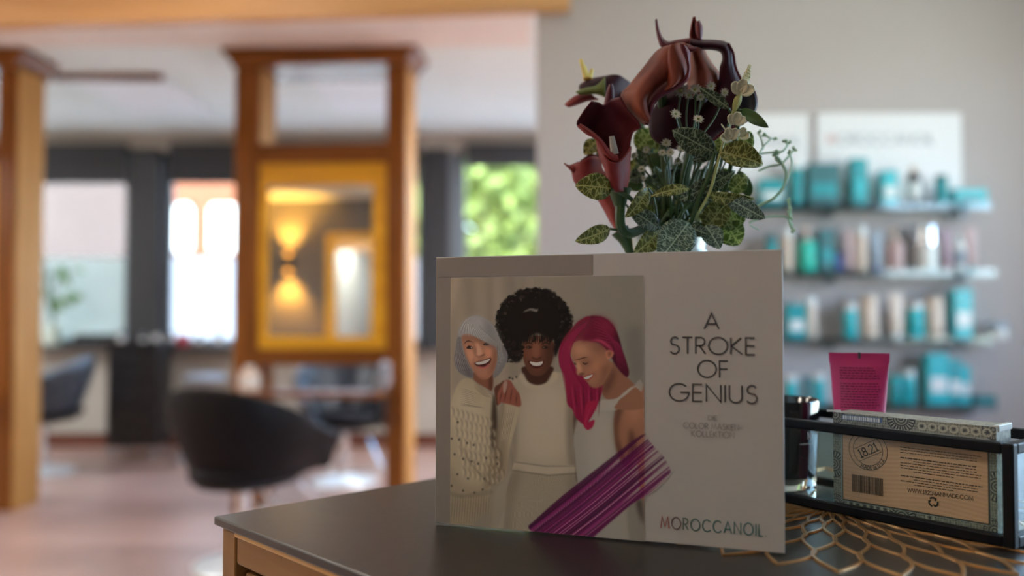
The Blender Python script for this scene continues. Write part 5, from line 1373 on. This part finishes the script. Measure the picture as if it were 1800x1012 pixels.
j = [P(*c2(482, 425), .712), P(*c2(487, 470), .712), P(*c2(488, 530), .712), P(*c2(487, 640), .713), P(*c2(510, 695), .716), P(*c2(560, 712), .722), P(*c2(640, 680), .735), P(*c2(700, 660), .748)]
stemtube('stem', j + [Vector((vx - .012, VZ - .006, vb + RIM - .004)), Vector((vx - .01, VZ - .002, vb + .05))], .0042, M['stem'], ca, 34)
stemtube('stem_collar', [P(*c2(483, 420), .712), P(*c2(484, 470), .712), P(*c2(487, 535), .712)], [.0105 - .0058 * i / 17 for i in range(18)], M['stem'], ca, 18, 14)
# ---- 2 calla pointing left at the back
cb_ = root('calla_lily', 'dark calla lily behind on the left, tip pointing left', 'flower', GRP)
sheet('spathe', [[(400, 500), (440, 493), (490, 500), (560, 548)], [(300, 520), (380, 530), (440, 560), (520, 600)], [(228, 555), (300, 570), (380, 600), (490, 640)], [(215, 585), (280, 600), (350, 625), (430, 660)]], c1, .80, -.012, -.01, M['calla_dark'], cb_, 16, 20)
sheet('spathe_lip', [[(122, 690), (135, 700), (150, 704)], [(160, 655), (180, 680), (200, 690)], [(215, 625), (235, 650), (270, 664)], [(300, 622), (320, 640), (345, 655)]], c1, .79, -.006, 0, M['calla_red'], cb_, 10, 18)
sheet('green_underside', [[(195, 605), (205, 615), (225, 622)], [(260, 580), (270, 600), (280, 618)], [(330, 565), (335, 595), (340, 620)], [(388, 508), (390, 580), (388, 640)]], c1, .782, -.004, 0, mat('olive_spathe', (.14, .16, .03), .5, var=.2), cb_, 8, 16)
stemtube('stem', [P(*c1(500, 620), .80), P(1110, 190, .80), P(1140, 260, .79), P(1160, 340, .775)] + inside(-.004, .012), .004, M['stem'], cb_, 26)
for a, b_, c_ in (((285, 525), (292, 500), (302, 460)), ((262, 520), (250, 470), (228, 395)), ((275, 522), (262, 480), (252, 440))):
    stemtube('filament', [P(*c1(*a), .80), P(*c1(*b_), .805), P(*c1(*c_), .81)], [.0028 - .001 * i / 11 for i in range(12)], M['filament'], cb_, 12)
# ---- 3 red calla low on the left
cc_ = root('calla_lily', 'red calla lily low on the left behind a veined leaf', 'flower', GRP)
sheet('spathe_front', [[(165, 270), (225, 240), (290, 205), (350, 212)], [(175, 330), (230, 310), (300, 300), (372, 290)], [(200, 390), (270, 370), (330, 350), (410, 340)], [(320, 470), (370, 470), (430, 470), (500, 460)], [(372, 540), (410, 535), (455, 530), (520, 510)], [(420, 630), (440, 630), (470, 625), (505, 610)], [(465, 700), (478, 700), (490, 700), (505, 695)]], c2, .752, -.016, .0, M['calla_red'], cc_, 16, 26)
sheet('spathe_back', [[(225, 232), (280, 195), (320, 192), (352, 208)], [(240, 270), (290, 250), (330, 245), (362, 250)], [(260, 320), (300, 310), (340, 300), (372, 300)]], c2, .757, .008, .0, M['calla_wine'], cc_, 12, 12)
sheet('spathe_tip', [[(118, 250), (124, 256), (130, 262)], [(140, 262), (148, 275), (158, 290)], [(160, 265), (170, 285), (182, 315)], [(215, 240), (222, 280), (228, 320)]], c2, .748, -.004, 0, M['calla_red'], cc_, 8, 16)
stemtube('stem', [P(*c2(484, 690), .752), P(*c2(520, 750), .752), P(*c2(545, 820), .752), P(1108, 455, .754), Vector((vx - .024, VZ - .004, vb + RIM - .035)) + Vector((-.0135, 0, -.01)), Vector((vx - .037, VZ - .004, vb + .12))], [.0085 - .0045 * min(1, i / 9) for i in range(24)], M['stem'], cc_, 24, 10)
# ---- 4 large russet calla, centre left
cdl = root('calla_lily', 'large russet calla lily at the top centre with rolled rim', 'flower', GRP)
sheet('spathe', [[(880, 284), (905, 284), (940, 296), (992, 318)], [(745, 326), (800, 320), (880, 318), (940, 352)], [(642, 445), (740, 430), (850, 420), (942, 420)], [(548, 562), (650, 540), (790, 520), (928, 490)], [(495, 622), (600, 615), (710, 590), (860, 556)], [(512, 720), (590, 690), (660, 660), (750, 615)], [(590, 785), (630, 762), (662, 730), (694, 684)], [(655, 824), (672, 806), (684, 790), (694, 760)]], c1, .728, -.030, -.012, M['calla_brown'], cdl, 24, 40)
sheet('spathe_fold', [[(800, 380), (815, 310), (850, 285), (885, 284)], [(790, 440), (820, 400), (870, 380), (925, 372)], [(800, 500), (830, 480), (880, 460), (940, 445)], [(800, 560), (830, 545), (870, 530), (922, 505)], [(770, 600), (800, 590), (830, 575), (850, 560)]], c1, .704, -.010, -.004, M['calla_brown'], cdl, 14, 22)
sheet('rolled_rim', pairs([((885, 284), (915, 300)), ((895, 330), (945, 345)), ((918, 380), (945, 400)), ((932, 440), (948, 455)), ((915, 505), (930, 530)), ((830, 560), (850, 590)), ((745, 605), (765, 635)), ((690, 668), (712, 690)), ((676, 735), (696, 750)), ((650, 815), (668, 826))], 3), c1, .700, -.004, .012, M['calla_wine'], cdl, 6, 40)
sheet('rim_curl', [[(890, 290), (900, 286), (905, 282)], [(905, 325), (930, 318), (935, 305)], [(950, 338), (970, 326), (975, 312)], [(985, 332), (994, 322), (994, 312)]], c1, .708, -.003, 0, M['calla_wine'], cdl, 8, 16)
stemtube('stem', [P(*c1(760, 600), .735), P(*c1(770, 760), .748), P(1168, 260, .752), P(1172, 340, .758)] + inside(-.006, .0), .0042, M['stem'], cdl, 26)
# ---- 5 dark calla with arching rim, right
ce_ = root('calla_lily', 'dark purple calla lily at the top right with an arching open rim', 'flower', GRP)
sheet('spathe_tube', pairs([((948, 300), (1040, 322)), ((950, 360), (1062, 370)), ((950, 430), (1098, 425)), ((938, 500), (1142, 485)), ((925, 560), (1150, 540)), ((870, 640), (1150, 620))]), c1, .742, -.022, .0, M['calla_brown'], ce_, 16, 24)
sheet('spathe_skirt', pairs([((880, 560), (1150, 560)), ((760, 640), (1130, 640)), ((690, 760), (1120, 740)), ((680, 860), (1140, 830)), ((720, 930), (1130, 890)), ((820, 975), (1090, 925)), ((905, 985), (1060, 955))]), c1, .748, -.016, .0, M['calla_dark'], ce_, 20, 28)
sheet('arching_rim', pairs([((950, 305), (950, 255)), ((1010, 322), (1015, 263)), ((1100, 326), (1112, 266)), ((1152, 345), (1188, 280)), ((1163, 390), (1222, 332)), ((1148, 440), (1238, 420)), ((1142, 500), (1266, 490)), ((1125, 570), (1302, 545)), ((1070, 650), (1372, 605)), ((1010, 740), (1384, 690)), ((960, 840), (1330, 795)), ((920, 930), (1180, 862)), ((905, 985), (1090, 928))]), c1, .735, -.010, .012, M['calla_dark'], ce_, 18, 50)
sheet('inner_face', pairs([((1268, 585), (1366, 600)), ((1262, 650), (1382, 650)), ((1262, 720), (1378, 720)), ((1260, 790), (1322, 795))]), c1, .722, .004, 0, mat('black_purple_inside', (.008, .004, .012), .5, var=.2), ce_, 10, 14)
rim = [(1200, 285), (1232, 350), (1245, 430), (1272, 500), (1310, 550), (1370, 602), (1384, 690), (1350, 770), (1270, 825), (1180, 862), (1100, 925)]
stemtube('rim_edge', [P(*c1(*p), .727) for p in rim], .0012, M['calla_wine'], ce_, 40, 6)
sheet('left_curl', pairs([((722, 128), (728, 124)), ((727, 200), (743, 194)), ((740, 262), (768, 250)), ((768, 312), (806, 276)), ((855, 298), (862, 266)), ((950, 298), (948, 252))], 3), c1, .742, -.006, -.008, M['calla_wine'], ce_, 8, 34)
sheet('right_curl', pairs([((969, 112), (980, 109)), ((955, 180), (990, 170)), ((948, 240), (1002, 232)), ((968, 292), (1024, 264))], 4), c1, .734, .008, -.004, M['calla_red'], ce_, 10, 24)
sheet('right_curl', pairs([((992, 142), (1008, 134)), ((986, 180), (1026, 172)), ((990, 225), (1028, 215)), ((1005, 258), (1022, 262))], 4), c1, .730, -.004, 0, M['calla_wine'], ce_, 10, 18)
stemtube('stem', [P(*c1(960, 900), .75), P(1212, 270, .754), P(1200, 340, .76)] + inside(.008, .004), .0044, M['stem'], ce_, 26)

# ---- veined leaves
def leaf_mat(name, base, base2, vein, vs_=11.0, vw=.042, trans=.0):
    m, nt, b = new_mat(name)
    uv = nt.nodes.new('ShaderNodeUVMap'); uv.uv_map = 'UVMap'
    mp = nt.nodes.new('ShaderNodeMapping'); mp.inputs['Scale'].default_value = (vs_, vs_ * .62, 1)
    nz = nt.nodes.new('ShaderNodeTexNoise'); nz.inputs['Scale'].default_value = 5
    ad = nt.nodes.new('ShaderNodeMixRGB'); ad.blend_type = 'LINEAR_LIGHT'; ad.inputs[0].default_value = .04
    nt.links.new(uv.outputs[0], nz.inputs['Vector']); nt.links.new(uv.outputs[0], ad.inputs[1]); nt.links.new(nz.outputs['Color'], ad.inputs[2])
    nt.links.new(ad.outputs[0], mp.inputs[0])
    vo = nt.nodes.new('ShaderNodeTexVoronoi'); vo.feature = 'DISTANCE_TO_EDGE'; vo.inputs['Scale'].default_value = 1.0
    nt.links.new(mp.outputs[0], vo.inputs['Vector'])
    rp = nt.nodes.new('ShaderNodeValToRGB'); rp.color_ramp.elements[0].position = vw * .6; rp.color_ramp.elements[1].position = vw * 2.0
    rp.color_ramp.elements[0].color = (1, 1, 1, 1); rp.color_ramp.elements[1].color = (0, 0, 0, 1)
    nt.links.new(vo.outputs['Distance'], rp.inputs[0])
    sx = nt.nodes.new('ShaderNodeSeparateXYZ'); nt.links.new(uv.outputs[0], sx.inputs[0])
    a = nt.nodes.new('ShaderNodeMath'); a.operation = 'SUBTRACT'; a.inputs[1].default_value = .5; nt.links.new(sx.outputs['Y'], a.inputs[0])
    ab = nt.nodes.new('ShaderNodeMath'); ab.operation = 'ABSOLUTE'; nt.links.new(a.outputs[0], ab.inputs[0])
    lt = nt.nodes.new('ShaderNodeMath'); lt.operation = 'LESS_THAN'; lt.inputs[1].default_value = .018; nt.links.new(ab.outputs[0], lt.inputs[0])
    mxm = nt.nodes.new('ShaderNodeMath'); mxm.operation = 'MAXIMUM'; nt.links.new(lt.outputs[0], mxm.inputs[0]); nt.links.new(rp.outputs[0], mxm.inputs[1])
    r2 = nt.nodes.new('ShaderNodeValToRGB'); r2.color_ramp.elements[0].color = (*base, 1); r2.color_ramp.elements[1].color = (*base2, 1)
    r2.color_ramp.elements[0].position = .35; r2.color_ramp.elements[1].position = .65; nt.links.new(nz.outputs['Fac'], r2.inputs[0])
    mx = nt.nodes.new('ShaderNodeMix'); mx.data_type = 'RGBA'; nt.links.new(mxm.outputs[0], mx.inputs['Factor']); nt.links.new(r2.outputs[0], mx.inputs['A']); mx.inputs['B'].default_value = (*vein, 1)
    nt.links.new(mx.outputs['Result'], b.inputs['Base Color']); b.inputs['Roughness'].default_value = .45
    if trans:
        out = nt.nodes['Material Output']; tl_ = nt.nodes.new('ShaderNodeBsdfTranslucent'); nt.links.new(mx.outputs['Result'], tl_.inputs[0])
        ms = nt.nodes.new('ShaderNodeMixShader'); ms.inputs[0].default_value = trans; nt.links.new(b.outputs[0], ms.inputs[1]); nt.links.new(tl_.outputs[0], ms.inputs[2]); nt.links.new(ms.outputs[0], out.inputs[0])
    return m
M['lf_olive'] = leaf_mat('olive_veined_leaf', (.10, .115, .018), (.15, .16, .028), (.50, .50, .18), 8.5, trans=.3)
M['lf_dark'] = leaf_mat('dark_veined_leaf', (.026, .045, .022), (.040, .062, .030), (.30, .36, .22), 10, .032, trans=.15)
M['lf_teal'] = leaf_mat('grey_green_veined_leaf', (.055, .095, .065), (.085, .13, .09), (.42, .52, .38), 11, .032, trans=.15)
M['lf_bright'] = leaf_mat('bright_veined_leaf', (.13, .20, .045), (.18, .26, .07), (.62, .70, .30), 8, .045, trans=.45)
M['lf_plain'] = mat('plain_green_leaf', (.055, .105, .025), .5, var=.25, scale=50)

def leaf(parent, b_, t_, wpx, zb, zt_, m, fold=.25, roll=0.0, curl=.12, wid_pow=.75, stalk=None):
    """ovate leaf from its stalk end b_ to its tip t_ (picture points at their own depths)"""
    B = P(*b_, zb); T_ = P(*t_, zt_); ax = T_ - B; L = ax.length; a = ax.normalized()
    view = (Vector((0, 0, CAM_H)) - (B + T_) / 2).normalized()
    s = a.cross(view).normalized(); n = s.cross(a).normalized()
    if n.dot(view) < 0: n = -n
    rm = Matrix.Rotation(R(roll), 3, a); s = rm @ s; n = rm @ n
    hw_ = wpx * zb / FPX / 2 / max(.35, math.cos(R(roll)))
    nl, nw = 15, 9; vs_ = []; uvs = []
    for i in range(nl):
        t = i / (nl - 1); wv = hw_ * (math.sin(math.pi * (t * .97 + .012) ** .82)) ** wid_pow if 0 < i < nl - 1 else hw_ * .03
        for k in range(nw):
            x = (k / (nw - 1)) * 2 - 1
            p = B + ax * t + s * (x * wv) + n * (fold * abs(x) * wv - curl * L * (2 * t - 1) ** 2 + curl * L + .05 * wv * math.sin(t * 9 + x * 2)) 
            vs_.append(p); uvs.append((t * L / .03, .5 + x * wv / .03))
    fs = [(i * nw + k, i * nw + k + 1, (i + 1) * nw + k + 1, (i + 1) * nw + k) for i in range(nl - 1) for k in range(nw - 1)]
    me = bpy.data.meshes.new('leaf'); off = parent.location
    me.from_pydata([tuple(v - off) for v in vs_], [], fs)
    ul_ = me.uv_layers.new(name='UVMap')
    for lp in me.loops: ul_.data[lp.index].uv = uvs[lp.vertex_index]
    me.polygons.foreach_set('use_smooth', [True] * len(me.polygons)); me.materials.append(m)
    o = bpy.data.objects.new('leaf', me); COL.objects.link(o); o.parent = parent
    md = o.modifiers.new('thick', 'SOLIDIFY'); md.thickness = .0006
    pth = [B] + ([P(*p[:2], p[2]) for p in stalk] if stalk else [])
    if stalk: stemtube('leaf_stalk', pth, .0011, M['stem'], parent, 14, 6)
    return o
LG = 'leafy sprigs in the vase'
def sprig(lab, path, dx, dy):
    r = root('leaf_sprig', lab, 'sprig', LG); stemtube('stem', [P(*p[:2], p[2]) for p in path] + inside(dx, dy), .0019, M['stem'], r, 34, 7); return r
s1_ = sprig('sprig of olive veined leaves on the left of the vase', [(1075, 331, .70), (1110, 350, .705), (1135, 385, .72), (1158, 402, .735)], -.014, -.012)
leaf(s1_, (1075, 332), (1011, 326), 47, .70, .694, M['lf_olive'], .12, 12)
leaf(s1_, (1072, 402), (1011, 424), 31, .71, .70, M['lf_olive'], .15, -10, stalk=[(1085, 404, .715), (1120, 405, .725), (1155, 405, .74)])
leaf(s1_, (1050, 246), (1027, 272), 27, .765, .765, M['lf_olive'], .15, 10, stalk=[(1062, 275, .765), (1085, 320, .765), (1130, 370, .76)])
leaf(s1_, (1139, 330), (1099, 382), 27, .705, .70, M['lf_olive'], .3, -25, stalk=[(1148, 345, .71), (1155, 380, .725)])
leaf(s1_, (1156, 401), (1102, 366), 33, .715, .70, M['lf_dark'], .2, 12, stalk=[(1163, 408, .735)])
leaf(s1_, (1160, 405), (1114, 446), 36, .72, .712, M['lf_olive'], .25, -15, stalk=[(1166, 412, .74)])
leaf(s1_, (1212, 332), (1144, 345), 20, .70, .695, M['lf_olive'], .2, 25, stalk=[(1210, 350, .71), (1190, 390, .735)])
leaf(s1_, (1120, 262), (1148, 226), 40, .775, .775, M['lf_bright'], .1, 0, stalk=[(1128, 300, .772), (1150, 370, .765)])
leaf(s1_, (1052, 290), (1064, 252), 20, .772, .772, M['lf_olive'], .1, 0, stalk=[(1062, 320, .77), (1110, 370, .765)])
s2_ = sprig('sprig of grey-green veined leaves drooping over the vase front', [(1256, 268, .70), (1245, 310, .70), (1228, 350, .705), (1214, 392, .715)], .006, -.014)
leaf(s2_, (1211, 391), (1160, 456), 66, .706, .698, M['lf_teal'], .14, 0, .06, .7, stalk=[(1208, 402, .725)])
leaf(s2_, (1256, 269), (1182, 229), 46, .70, .692, M['lf_dark'], .10, 8, .05, .7)
leaf(s2_, (1265, 268), (1341, 290), 44, .70, .695, M['lf_olive'], .45, -28, .08, .7, stalk=[(1256, 272, .702)])
leaf(s2_, (1268, 264), (1340, 276), 18, .702, .70, M['lf_dark'], .2, 20, .04, .7)
leaf(s2_, (1195, 352), (1293, 300), 33, .712, .705, M['lf_dark'], .2, 10, .06, stalk=[(1200, 370, .72)])
leaf(s2_, (1210, 335), (1252, 352), 24, .716, .716, M['lf_dark'], .2, 0)
leaf(s2_, (1216, 282), (1262, 268), 16, .71, .71, M['lf_dark'], .2, 10)
leaf(s2_, (1281, 190), (1229, 153), 20, .695, .69, M['lf_dark'], .15, 5, .05, stalk=[(1284, 205, .697), (1272, 250, .70)])
s3_ = sprig('sprig of veined leaves hanging at the right of the vase', [(1246, 341, .71), (1268, 352, .715), (1260, 385, .725), (1235, 402, .738)], .016, -.010)
leaf(s3_, (1245, 341), (1326, 349), 24, .706, .70, M['lf_olive'], .3, 30, .12)
leaf(s3_, (1279, 348), (1345, 384), 32, .702, .697, M['lf_teal'], .15, 5, .05, .7)
leaf(s3_, (1240, 402), (1282, 350), 46, .722, .716, M['lf_olive'], .1, 0, .05, .65)
leaf(s3_, (1268, 400), (1310, 358), 44, .732, .728, M['lf_bright'], .1, 5, .05, .65)
leaf(s3_, (1276, 392), (1300, 430), 48, .735, .728, M['lf_bright'], .12, 10, .05, .65)
leaf(s3_, (1240, 396), (1266, 437), 36, .715, .71, M['lf_teal'], .2, -15, .06)
leaf(s3_, (1212, 398), (1246, 412), 22, .712, .71, M['lf_dark'], .2, 10)
leaf(s3_, (1284, 338), (1312, 308), 34, .745, .745, M['lf_bright'], .1, 0)
s4_ = sprig('sprig of bright green leaves behind the white blossoms', [(1302, 192, .70), (1290, 260, .715), (1275, 330, .735), (1245, 392, .75)], .018, .002)
leaf(s4_, (1303, 192), (1351, 224), 20, .70, .69, M['lf_plain'], .2, 5, .08)
leaf(s4_, (1292, 272), (1320, 231), 38, .73, .73, M['lf_bright'], .1, 5, .05, .65)
leaf(s4_, (1276, 270), (1262, 236), 28, .735, .735, M['lf_bright'], .1, 0, .05)
leaf(s4_, (1318, 345), (1300, 300), 22, .75, .75, M['lf_plain'], .2, 0)

# ---- small white daisies (baby's breath) on thin green stalks
M['petal_white'] = mat('ivory_petal', (.66, .62, .50), .55, var=.06)
M['petal_grey'] = mat('greyed_ivory_petal', (.42, .40, .34), .55, var=.08)
M['flower_green'] = mat('green_flower_heart', (.30, .34, .10), .6, var=.1)
def floret(parent, px, py, z, rpx, m, seed, hearts=True):
    c = P(px, py, z); r_ = rpx * z / FPX; rg_ = np.random.default_rng(seed)
    nrm = ((Vector((0, 0, CAM_H)) - c).normalized() + Vector((rg_.uniform(-.4, .4), 0, rg_.uniform(.1, .9)))).normalized()
    x_ = nrm.orthogonal().normalized(); y_ = nrm.cross(x_); mb = MB(); n = 11
    for lay in (0, 1):
        for i in range(n):
            a = 2 * math.pi * (i + .5 * lay) / n + rg_.uniform(-.1, .1); d = x_ * math.cos(a) + y_ * math.sin(a); sd = nrm.cross(d) * r_ * .17; L = r_ * (1 - .25 * lay) * rg_.uniform(.85, 1.1)
            up = nrm * r_ * (.18 + .22 * lay)
            mb.add([c, c + d * L * .55 + sd + up * .5, c + d * L + up, c + d * L * .55 - sd + up * .5], [(0, 1, 2, 3)])
    h = mb.build('floret', m, parent, solid=.0003, off=parent.location)
    if hearts: MB().lathe([(0, -.3 * r_), (.22 * r_, -.1 * r_), (.26 * r_, .08 * r_), (0, .26 * r_)], 10, tuple(c + nrm * r_ * .15 - parent.location)).build('floret_heart', M['flower_green'], parent, smooth=True)
    return c
DG = 'daisy sprays in the vase'
def spray(lab, heads, hub, dx, dy, z0):
    r = root('daisy_spray', lab, 'flowers', DG); H_ = P(*hub, z0)
    stemtube('stem', [H_, P((hub[0] + 1180) / 2, (hub[1] + 400) / 2, z0 + .012)] + inside(dx, dy), .0014, M['stem'], r, 20, 6)
    for i, (px, py, rr, mm, dz) in enumerate(heads):
        c = floret(r, px, py, z0 + dz, rr, mm, int(px * 7 + py))
        stemtube('stalk', [c, (c * .6 + H_ * .4) + Vector((.004 * math.sin(i * 2.3), .004, -.002)), H_], .0008, M['stem'], r, 10, 5)
PW, PG = M['petal_white'], M['petal_grey']
spray('spray of ivory daisies in front of the dark calla', [(1187, 201, 11, PW, -.01), (1227, 210, 11, PW, -.01), (1197, 160, 15, PG, 0), (1222, 158, 13, PG, 0), (1232, 172, 11, PG, .002), (1250, 152, 10, PG, .002), (1273, 163, 9, PG, .004), (1210, 168, 10, PG, .004)], (1213, 262), .004, -.006, .712)
spray('spray of small white daisies at the centre of the bouquet', [(1171, 252, 10, PW, 0), (1164, 269, 9, PW, 0), (1179, 268, 9, PW, -.003), (1136, 264, 9, PG, 0), (1115, 274, 8, PG, .003), (1128, 298, 9, PW, 0), (1131, 313, 6, PW, 0), (1198, 262, 10, PW, .004), (1192, 284, 9, PG, .006)], (1178, 345), -.004, -.004, .722)
spray('spray of pale daisies low on the right', [(1291, 252, 8, PW, 0), (1276, 256, 8, PW, .002), (1262, 300, 8, PW, .01), (1306, 290, 7, PW, .01), (1286, 322, 7, PW, .01)], (1232, 372), .010, .004, .738)
# loose green stalks filling the middle of the bunch
fs_ = root('filler_greenery', 'bundle of thin green stalks in the middle of the bouquet', 'greenery')
rgf = np.random.default_rng(9)
for i in range(34):
    x0_ = rgf.uniform(1130, 1290); y0_ = rgf.uniform(255, 345); zz = rgf.uniform(.735, .80)
    stemtube('stalk', [P(x0_, y0_, zz), P(x0_ * .55 + 1182 * .45 + rgf.uniform(-8, 8), y0_ * .5 + 200, zz * .6 + VZ * .4)] + inside(rgf.uniform(-.02, .02), rgf.uniform(-.02, .02)), rgf.uniform(.0009, .0018), [M['stem'], M['lf_plain']][i % 2], fs_, 14, 5)
for i in range(64):
    x0_ = rgf.uniform(1112, 1285); y0_ = rgf.uniform(238, 388); zz = rgf.uniform(.765, .812); a = rgf.uniform(0, 2 * math.pi)
    ln_ = rgf.uniform(28, 44)
    leaf(fs_, (x0_ - ln_ / 2 * math.cos(a), y0_ - ln_ * .4 * math.sin(a)), (x0_ + ln_ / 2 * math.cos(a), y0_ + ln_ * .4 * math.sin(a)), rgf.uniform(18, 28), zz, zz, [M['lf_dark'], M['lf_plain'], M['lf_dark'], M['lf_olive'], M['lf_bright']][i % 5], .2, rgf.uniform(-30, 30))

# ---- white blossom spray on the right
wbk_ = root('blossom_spray', 'cream-white blossom spray rising at the right of the bouquet', 'flowers')
M['blossom'] = mat('cream_blossom', (.74, .70, .50), .5, var=.05)
M['pale_stem'] = mat('pale_yellow_green_stem', (.40, .42, .16), .5, var=.15)
wp = [(1318, 118, .69), (1310, 140, .69), (1300, 160, .69), (1294, 180, .692), (1288, 200, .695), (1281, 225, .70), (1270, 255, .70), (1258, 300, .70), (1246, 341, .703), (1222, 385, .715)]
stemtube('stem', [P(*p[:2], p[2]) for p in wp] + inside(.012, -.012), .0013, M['pale_stem'], wbk_, 50, 7)
def blossom(px, py, z, rpx, ang, n=3):
    c = P(px, py, z); r_ = rpx * z / FPX
    for i in range(n):
        a = R(ang + (i - (n - 1) / 2) * 62); d = Vector((math.sin(a), -.35, math.cos(a))).normalized(); sd = d.cross(Vector((0, -1, 0))).normalized(); nn = sd.cross(d)
        rows = []
        for t in np.linspace(0, 1, 7):
            wv = r_ * .48 * math.sin(math.pi * (.1 + .82 * t)) ** .7
            rows.append([c + d * r_ * t * 1.1 + sd * wv * x + nn * (r_ * .25 * (x * x) * (1 if i % 2 else .6) + .12 * r_ * t * t) for x in (-1, -.5, 0, .5, 1)])
        MB().grid(rows).build('petal', M['blossom'], wbk_, smooth=True, solid=.0007, off=wbk_.location)
blossom(1301, 163, .688, 22, -20, 2); blossom(1302, 163, .688, 22, 45, 2); blossom(1292, 216, .692, 18, 10, 3); blossom(1283, 244, .694, 19, -25, 3); blossom(1300, 240, .70, 16, 60, 2)
stemtube('calyx', [P(1302, 164, .688), P(1296, 178, .69), P(1290, 197, .694)], [.0012 + .0022 * math.sin(math.pi * i / 11) for i in range(12)], M['pale_stem'], wbk_, 12)
for i in range(34):
    t = i / 33; a = i * 2.4; px = 1311 + 7 * t + (6 - 4.5 * t) * math.sin(a) * 1.1; py = 140 - 26 * t; zz = .689 + .003 * math.cos(a)
    c = P(px, py, zz); q_ = (2.6 - 1.1 * t) * zz / FPX
    MB().lathe([(0, -q_), (q_ * .8, -q_ * .5), (q_, 0), (q_ * .7, q_ * .7), (0, q_)], 8, tuple(c - wbk_.location)).build('bud', M['blossom'], wbk_, smooth=True)
for (px, py) in ((1297, 200), (1300, 206), (1303, 212), (1296, 208), (1271, 222), (1268, 218)):
    c = P(px, py, .69); stemtube('stamen', [P(1292, 218, .692) if px > 1280 else P(1281, 236, .694), c], .0006, M['blossom'], wbk_, 4, 5)

# ---- pale green filigree sprig at the right
fg = root('filigree_sprig', 'pale green filigree sprig reaching out to the right of the bouquet', 'sprig')
M['pale_green'] = mat('pale_mint_stem', (.42, .60, .40), .45, var=.15)  # pale green lightened so the backlit glow sits in the colour
tw = lambda pts, r=.0009, n=18: stemtube('twig', [P(*c2(x, y), z) for x, y, z in pts], r, M['pale_green'], fg, n, 6)
stemtube('stem', [P(*c2(1420, 520), .77), P(*c2(1310, 590), .768), P(*c2(1250, 660), .766)] + inside(.018, .006), .0014, M['pale_green'], fg, 22, 6)
tw([(1420, 520, .77), (1500, 480, .772), (1560, 410, .775), (1580, 320, .778), (1545, 240, .78), (1500, 190, .782)], .0013, 30)
tw([(1400, 300, .775), (1470, 270, .778), (1545, 255, .78), (1600, 200, .785), (1635, 160, .788)], .001, 24)
tw([(1390, 190, .77), (1470, 180, .775), (1550, 175, .78), (1590, 130, .785), (1570, 105, .785)], .001, 24)
tw([(1400, 190, .77), (1440, 130, .775), (1475, 90, .78), (1440, 65, .782)], .0009)
tw([(1475, 90, .78), (1505, 85, .785), (1500, 100, .785)], .0009)
tw([(1430, 160, .775), (1420, 100, .775), (1400, 50, .775)], .0008)
tw([(1340, 640, .765), (1450, 605, .77), (1560, 600, .775), (1600, 620, .778)], .0009, 22)
tw([(1595, 500, .778), (1610, 560, .778), (1600, 620, .778), (1625, 700, .78)], .0011, 22)
tw([(1570, 395, .776), (1600, 330, .78), (1620, 250, .784), (1600, 180, .786)], .0009, 22)
tw([(1540, 250, .78), (1510, 220, .782), (1530, 180, .784)], .0008)
tw([(1340, 655, .765), (1400, 690, .77)], .0007, 8)
rgp = np.random.default_rng(21)
for (x, y) in ((1440, 65), (1505, 95), (1570, 105), (1600, 115), (1635, 160), (1500, 190), (1530, 180), (1600, 180), (1595, 500), (1600, 540), (1590, 580), (1605, 600), (1625, 700), (1615, 660), (1400, 50), (1610, 620)):
    for k in range(3):
        c = P(*c2(x + rgp.uniform(-12, 12), y + rgp.uniform(-12, 12)), .778 + rgp.uniform(-.004, .004)); q_ = .0015
        MB().lathe([(0, -q_), (q_ * .8, -q_ * .5), (q_, 0), (q_ * .7, q_ * .7), (0, q_)], 7, tuple(c - fg.location)).build('bud', M['pale_green'], fg, smooth=True)
